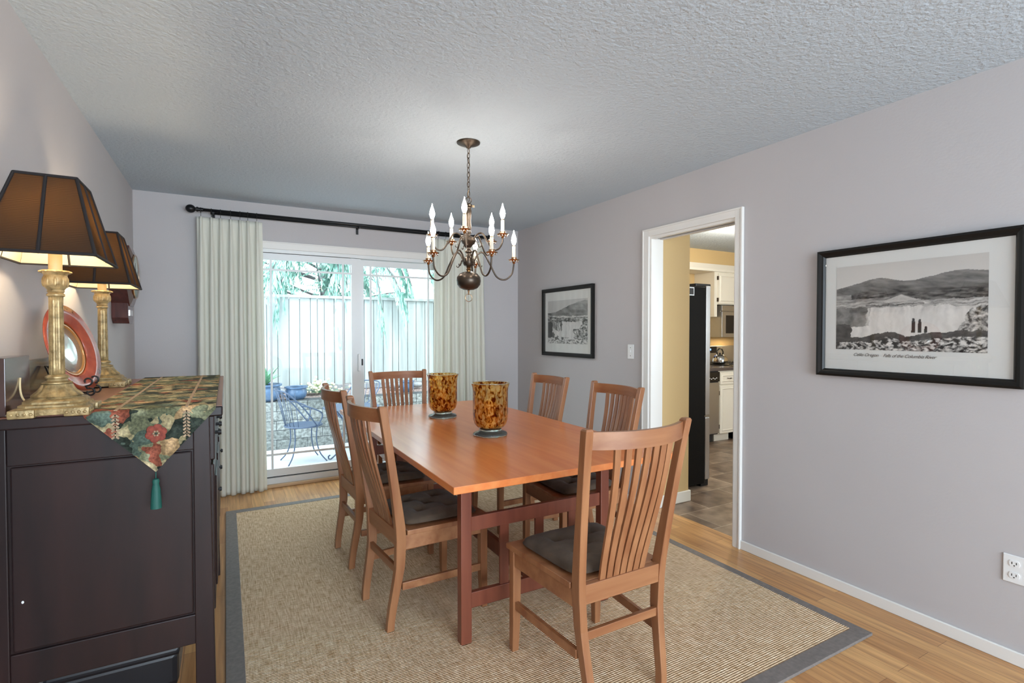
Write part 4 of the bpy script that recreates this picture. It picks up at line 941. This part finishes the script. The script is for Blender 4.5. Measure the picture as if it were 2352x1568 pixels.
# base run
YK = 4.264
def knobpull(w, x, y, z): w.tube([(x-.03, y, z+.002), (x-.03, y-.018, z), (x, y-.022, z-.004), (x+.03, y-.018, z), (x+.03, y, z+.002)], .0045, 8)
def door_front(par, x0, x1, y, z0, z1, name, m='kwhite', handle=None):
    q = box(x0, x1, y-.018, y, z0, z1).build(name, m, par, bevel=.003)
    w = MB(); f_ = .045
    rings = []
    for off, dy in ((.030, -.018), (.038, -.026), (.048, -.020), (.055, -.020)):
        rings.append([(x0+off, y+dy, z0+off), (x1-off, y+dy, z0+off), (x1-off, y+dy, z1-off), (x0+off, y+dy, z1-off)])
    w.loft(rings, True, False).build('moulding', m, q)
    if handle: w = MB(); handle(w); w.build('handle', 'bronze', q, smooth=True)
    return q
dw = thing('dishwasher', 'stainless dishwasher with black control panel beside the refrigerator', 'dishwasher', (4.93, 4.55, 0))
box(-.30, .30, YK-4.55, .30, .10, .868).build('body', 'slot', dw); box(-.298, .298, YK-4.55-.022, YK-4.55, .115, .735).build('door', 'steel', dw, bevel=.004)
cp_ = box(-.298, .298, YK-4.55-.030, YK-4.55, .745, .862).build('control_panel', 'gblack', dw, bevel=.006)
w = MB(); [w.box(.08+.03*i, .095+.03*i, YK-4.55-.0315, YK-4.55-.030, .775+.01*(i % 2), .785+.01*(i % 2)) for i in range(6)]; w.build('buttons', 'white', cp_)
box(-.28, .28, YK-4.55+.06, YK-4.55+.08, 0, .10).build('toe_kick', 'slot', dw)
bc = thing('base_cabinet', 'cream base cabinet with one drawer over one door, beside the dishwasher', 'cabinet', (5.40, 4.55, 0))
box(-.165, .165, YK-4.55, .30, .10, .868).build('body', 'kwhite', bc); box(-.165, .10, YK-4.55+.06, YK-4.55+.08, 0, .10).build('toe_kick', 'kwhite', bc)
door_front(bc, -.150, .160, YK-4.55, .105, .690, 'door')
door_front(bc, -.150, .160, YK-4.55, .705, .848, 'drawer', handle=lambda w: knobpull(w, .005, YK-4.55-.018, .776))
w = MB()
for z in (.19, .60): w.box(-.158, -.148, YK-4.55-.012, YK-4.55-.001, z-.025, z+.025)
w.build('hinges', 'bronze', bc)
ct = box(4.0, 5.568, YK-.02, 4.88, .870, .912).build('countertop', 'counter', bevel=.008); tag(ct, 'dark speckled countertop over dishwasher and base cabinet', 'countertop')
rg_ = thing('kitchen_range', 'black and stainless range at the right end of the counter', 'range', (5.955, 4.55, 0))
box(-.38, .38, YK-4.55+.0, .31, .0, .905).build('body', 'gblack', rg_, bevel=.004); box(-.378, .378, YK-4.55-.03, YK-4.55+.0, .16, .86).build('oven_door', 'steel', rg_, bevel=.004)
box(-.38, .38, YK-4.55-.01, .31, .906, .922).build('cooktop', 'gblack', rg_, bevel=.003)
bgd = box(-.38, .38, .24, .31, .923, 1.155).build('backguard', 'steel', rg_, bevel=.004, label='stainless backguard')
pn = box(-.37, -.12, .232, .24, 1.06, 1.145).build('display_panel', 'screen', rg_); w = MB(); w.box(-.285, -.235, .2305, .232, 1.095, 1.118); w.build('clock_digits', 'blue', pn)
w = MB()
for bx in (-.19, .19):
    for by in (-.12, .14): w.ring((bx, by, .93), .075, .006, 'z', 24, 6); w.box(bx-.085, bx+.085, by-.004, by+.004, .928, .938); w.box(bx-.004, bx+.004, by-.085, by+.085, .928, .938)
w.build('burner_grates', 'slot', rg_)
kt = thing('tea_kettle', 'shiny chrome tea kettle standing on the range', 'kettle', (5.70, 4.62, .938))
MB().lathe([(.07, 0), (.092, .004), (.098, .025), (.092, .055), (.070, .088), (.045, .103), (.040, .108), (.010, .112)], 36).build('kettle_body', 'chrome', kt, smooth='auto')
MB().tube([(-.07, -.02, .065), (-.10, -.03, .085), (-.115, -.035, .115)], [.017, .012, .009], 12).build('spout', 'chrome', kt, smooth=True)
w = MB(); w.tube([(-.05, 0, .09), (-.06, 0, .15), (-.02, 0, .185), (.03, 0, .185), (.06, 0, .14), (.05, 0, .09)], .008, 10); w.build('handle', 'gblack', kt, smooth=True); MB().sphere((0, 0, .120), .013).build('lid_knob', 'gblack', kt, smooth=True)
kb = thing('knife_block', 'wooden block full of knives on the counter beside the refrigerator', 'knife block', (5.33, 4.60, .912))
tilt = Matrix.Rotation(R(25), 4, 'X')
MB().prism([(-.05, 0), (.08, 0), (.08, .19), (.00, .13)], -.05, .05, 'x').build('block', 'blockw', kb, bevel=.003)
for i in range(4):
    for j in range(2):
        box(-.008, .008, -.010, .010, 0, .10, mt=Matrix.Translation((-.036+.024*i, .02+.035*j, .14+.022*j)) @ Matrix.Rotation(R(40), 4, 'X'), bev=.003).build('knife_handle', 'blade', kb)
# upper cabinets and microwave
uc = thing('wall_cabinet', 'cream wall cabinets above the microwave with a long side panel', 'cabinet', (5.95, 4.715, 1.54))
box(-.445, -.392, -.158, .165, 0, .58).build('end_panel', 'kwhite', uc); box(-.392, .55, -.158, .165, .160, .58).build('body', 'kwhite', uc)
door_front(uc, -.385, .015, -.158, .170, .560, 'door'); door_front(uc, .045, .44, -.158, .170, .560, 'door')
w = MB()
for z in (.22, .50): w.box(-.398, -.386, -.180, -.158, z-.025, z+.025)
w.build('hinges', 'bronze', uc)
mw = thing('microwave', 'stainless over-range microwave under the wall cabinet', 'microwave', (6.0, 4.70, 1.275))
box(-.375, .375, -.14, .178, .0, .415).build('body', 'steel', mw, bevel=.003)
q = box(-.375, .20, -.168, -.14, .0, .335).build('door', 'steel', mw, bevel=.004); box(-.30, .16, -.170, -.168, .05, .285).build('door_window', 'screen', q)
box(-.375, .375, -.165, -.14, .342, .415).build('vent_grille', 'steel', mw, bevel=.003)
bxk = thing('ceiling_fixture', 'round lit kitchen ceiling fixture', 'ceiling light', (4.5, 3.2, 2.39)); MB().lathe([(.16, 0), (.16, -.015), (.13, -.03)], 32).build('dome', 'dome', bxk, smooth=True)

# ------------------------------------------------------------------ patio and garden
PZ = -.12
st('patio_ground', box(-3, 7, YB+.14, 7.02, PZ-.1, PZ), 'patio')
w = MB(); w.box(-3, 7, 7.0, 7.24, PZ, .475); rw = st('retaining_wall', w, 'block'); rw['label'] = 'grey split-block retaining wall behind the patio'
gb = MB(); gb.grid(lambda u, v: (-3+10*u, 7.24+.5*v, .45+.09*v+.02*noise.noise(Vector((u*30, v*4, 0)))), 80, 10); g_ = st('garden_bed', gb, 'mulch')
st('ground_beyond', box(-6, 10, 7.74, 14, -.2, .45), 'mulch')
fn = thing('wooden_fence', 'tall pale wooden board fence behind the garden bed', 'fence', (2, 7.60, .55))
x = -5.0; rnd = random.Random(3)
while x < 5.0:
    wd = rnd.choice((.135, .14, .14, .09)); dz_ = rnd.uniform(-.01, .01)
    box(x, x+wd-.009, 0, .018+rnd.uniform(0, .006), .05+dz_, 1.26).build('board', 'fence', fn); x += wd
box(-5, 5, .026, .034, .05, 1.25).build('backing_boards', 'stone', fn); box(-5, 5, .034, .07, .3, .39).build('rail', 'fence', fn); box(-5, 5, .034, .07, 1.0, 1.09).build('rail', 'fence', fn); box(-5, 5, -.03, .07, 1.262, 1.30).build('cap_rail', 'fence', fn)
box(-5, 5, -.012, 0.0, -.02, .045).build('kickboard', 'stone', fn)
def pot(name, label, x, y, z, R_, H_, band=False):
    t = thing(name, label, 'plant pot', (x, y, z))
    MB().lathe([(R_*.62, 0), (R_*.88, H_*.2), (R_*.97, H_*.5), (R_*.93, H_*.8), (R_*.9, H_*.86), (R_*1.06, H_*.9), (R_*1.06, H_), (R_*.93, H_), (R_*.9, H_*.9)], 32).build('pot', 'bluepot', t, smooth='auto')
    MB().lathe([(.001, H_*.88), (R_*.91, H_*.88), (R_*.91, H_*.9), (.001, H_*.9)], 24).build('soil', 'mulch', t); return t
pot('plant_pot', 'round blue glazed pot on the retaining wall', .79, 7.19, .475, .135, .165)
p1 = pot('plant_pot', 'larger blue pot with a leafy plant at the left edge of the glass door', .43, 7.16, .475, .18, .215)
w = MB(); rnd = random.Random(5)
for i in range(26):
    a = rnd.uniform(0, 6.28); L_ = rnd.uniform(.16, .34); wd = rnd.uniform(.018, .032); lean = rnd.uniform(.3, .9)
    rings = []
    for j in range(7):
        q = j/6; r_ = L_*lean*q; z = L_*(q-.45*lean*q*q); ww = wd*math.sin(math.pi*min(1, q*.9+.08))
        c_ = Vector((r_*math.cos(a), r_*math.sin(a), .19+z)); s_ = Vector((-math.sin(a), math.cos(a), 0))*ww
        rings.append([c_-s_, c_+Vector((0, 0, -.004)), c_+s_])
    w.loft(rings, False, False)
w.build('leaves', 'leaf', p1, smooth=True)
bl = thing('flowering_shrub', 'low shrub with cream blossoms at the fence foot', 'shrub', (1.12, 7.42, .52)); w = MB(); w2 = MB()
for i in range(90):
    p = (rnd.gauss(0, .11), rnd.gauss(0, .06), abs(rnd.gauss(.07, .05))); w.sphere(p, rnd.uniform(.012, .024), u=8, v=6)
    w2.tube([(p[0]*.3, p[1]*.3, 0), p], .002, 5)
w.build('blossoms', 'flowers', bl, smooth=True); w2.build('stems', 'leaf', bl)
for x, r_ in ((.60, .07), (.98, .06), (2.15, .08), (2.5, .07), (3.0, .09)):
    w = MB(); q = MB(); o = q.sphere((0, 0, 0), r_, (1.4, .8, .6), 14, 10).build('garden_rock', 'stone', smooth=True, loc=(x, 7.44, .535+r_*.25)); tag(o, 'grey rock half sunk in the mulch at the fence foot', 'rock', 'rocks along the fence foot')
pot('plant_pot', 'blue pot seen between the back slats of the far dining chair', 2.30, 7.30, .475, .10, .16)
# wire patio chairs
def patio_chair(label):
    t = thing('patio_chair', label, 'patio chair', group='blue-grey iron chairs on the patio')
    MB().lathe([(.001, .40), (.19, .40), (.205, .405), (.208, .412), (.200, .420), (.001, .410)], 36).build('seat', 'iron', t, smooth='auto')
    for a in (40, 140, 220, 320):
        ca, sa = math.cos(R(a)), math.sin(R(a))
        MB().tube(spline([(.16*ca, .16*sa, .40), (.15*ca, .15*sa, .25), (.19*ca, .19*sa, .10), (.27*ca, .27*sa, .006)], 6), .007, 8).build('leg', 'iron', t, smooth=True)
    w = MB(); w.tube(spline([(-.20*math.cos(R(70))*0+.10, .185, .41), (-.05, .23, .62), (-.22, .20, .80), (-.30, 0, .83), (-.22, -.20, .80), (-.05, -.23, .62), (.10, -.185, .41)], 8), .008, 8)
    w.build('back_frame', 'iron', t, smooth=True)
    w = MB()
    for k in range(9):
        a = R(180-60+k*15); w.tube([(.19*math.cos(a), .19*math.sin(a), .41), (.29*math.cos(a), .25*math.sin(a)*.95, .79+.02*math.cos(a-math.pi))], .0035, 6)
    w.build('back_wires', 'iron', t, smooth=True)
    w = MB()
    for s_ in (-1, 1): w.tube(spline([(.10, s_*.19, .41), (.14, s_*.24, .55), (.02, s_*.26, .63), (-.08, s_*.24, .66)], 6), .008, 8)
    w.build('arms', 'iron', t, smooth=True)
    return t
pc = patio_chair('iron patio chair with wire back in front of the block wall, left one'); pc.location = (.76, 6.25, PZ); pc.rotation_euler.z = R(8)
p2 = copy_tree(pc); p2['label'] = 'iron patio chair beyond the first, behind the dining chair backs'; p2.location = (1.42, 6.62, PZ); p2.rotation_euler.z = R(215)
tt = thing('patio_table', 'small iron patio table between the patio chairs', 'table', (1.25, 6.05, PZ))
MB().lathe([(.001, .60), (.30, .60), (.315, .606), (.31, .614), (.001, .612)], 40).build('table_top', 'iron', tt, smooth='auto')
for a in (30, 150, 270):
    ca, sa = math.cos(R(a)), math.sin(R(a)); MB().tube(spline([(.20*ca, .20*sa, .60), (.08*ca, .08*sa, .40), (.12*ca, .12*sa, .15), (.24*ca, .24*sa, .006), (.27*ca, .27*sa, .03), (.25*ca, .25*sa, .05)], 6), .008, 8).build('leg', 'iron', tt, smooth=True)
# cedar boughs hanging over the fence: one tree
tr = thing('cedar_tree', 'cedar tree with drooping feathery boughs hanging over the fence', 'tree', (1.4, 8.6, .45))
w = MB(); w.tube([(0, 0, 0), (.05, .02, 1.2), (0, 0, 2.6), (.03, .03, 4.2)], [.16, .14, .11, .07], 14); w.build('trunk', 'bark', tr, smooth=True)
wb, wf = MB(), MB(); rnd = random.Random(11)
for i in range(34):
    zz = rnd.uniform(1.25, 3.2); tx = rnd.uniform(-1.7, 2.2); ty = rnd.uniform(-1.35, -.55); tz = rnd.uniform(1.15, 2.3)
    P_ = spline([(0, 0, zz), (tx*.4, ty*.45, zz+.12), (tx*.8, ty*.85, (zz+tz)/2+.1), (tx, ty, tz)], 5)
    wb.tube(P_, [.020-.014*k/(len(P_)-1) for k in range(len(P_))], 6)
    for k in range(5, len(P_)):
        c0_ = P_[k]; d0 = (P_[k]-P_[k-1]).normalized()
        for s_ in (-1, 1):
            for rep in range(2):
                a = s_*R(rnd.uniform(25, 70)); dr = Matrix.Rotation(a, 3, 'Z') @ d0; L_ = rnd.uniform(.16, .34); e_ = c0_+dr*L_+Vector((0, 0, -L_*rnd.uniform(.4, .9)))
                n_ = 9
                for j in range(n_):
                    q = (j+.5)/n_; p = c0_.lerp(e_, q)+Vector((0, 0, .05*math.sin(math.pi*q)))
                    for s2 in (-1, 1):
                        sd = (Matrix.Rotation(s2*R(48), 3, 'Z') @ (e_-c0_)).normalized(); l2 = .085*(1-q*.6); t_ = p+sd*l2+Vector((0, 0, -.03-.03*rnd.random()))
                        n3 = Vector((rnd.uniform(-.4, .4), rnd.uniform(-.4, .4), 1)).cross(sd).normalized()*.009
                        v_ = [wf.b.verts.new(p), wf.b.verts.new(p.lerp(t_, .5)+n3), wf.b.verts.new(t_), wf.b.verts.new(p.lerp(t_, .5)-n3)]
                        wf.b.faces.new(v_)
wb.build('boughs', 'bark', tr, smooth=True); wf.build('foliage', 'conifer', tr, recalc=False)
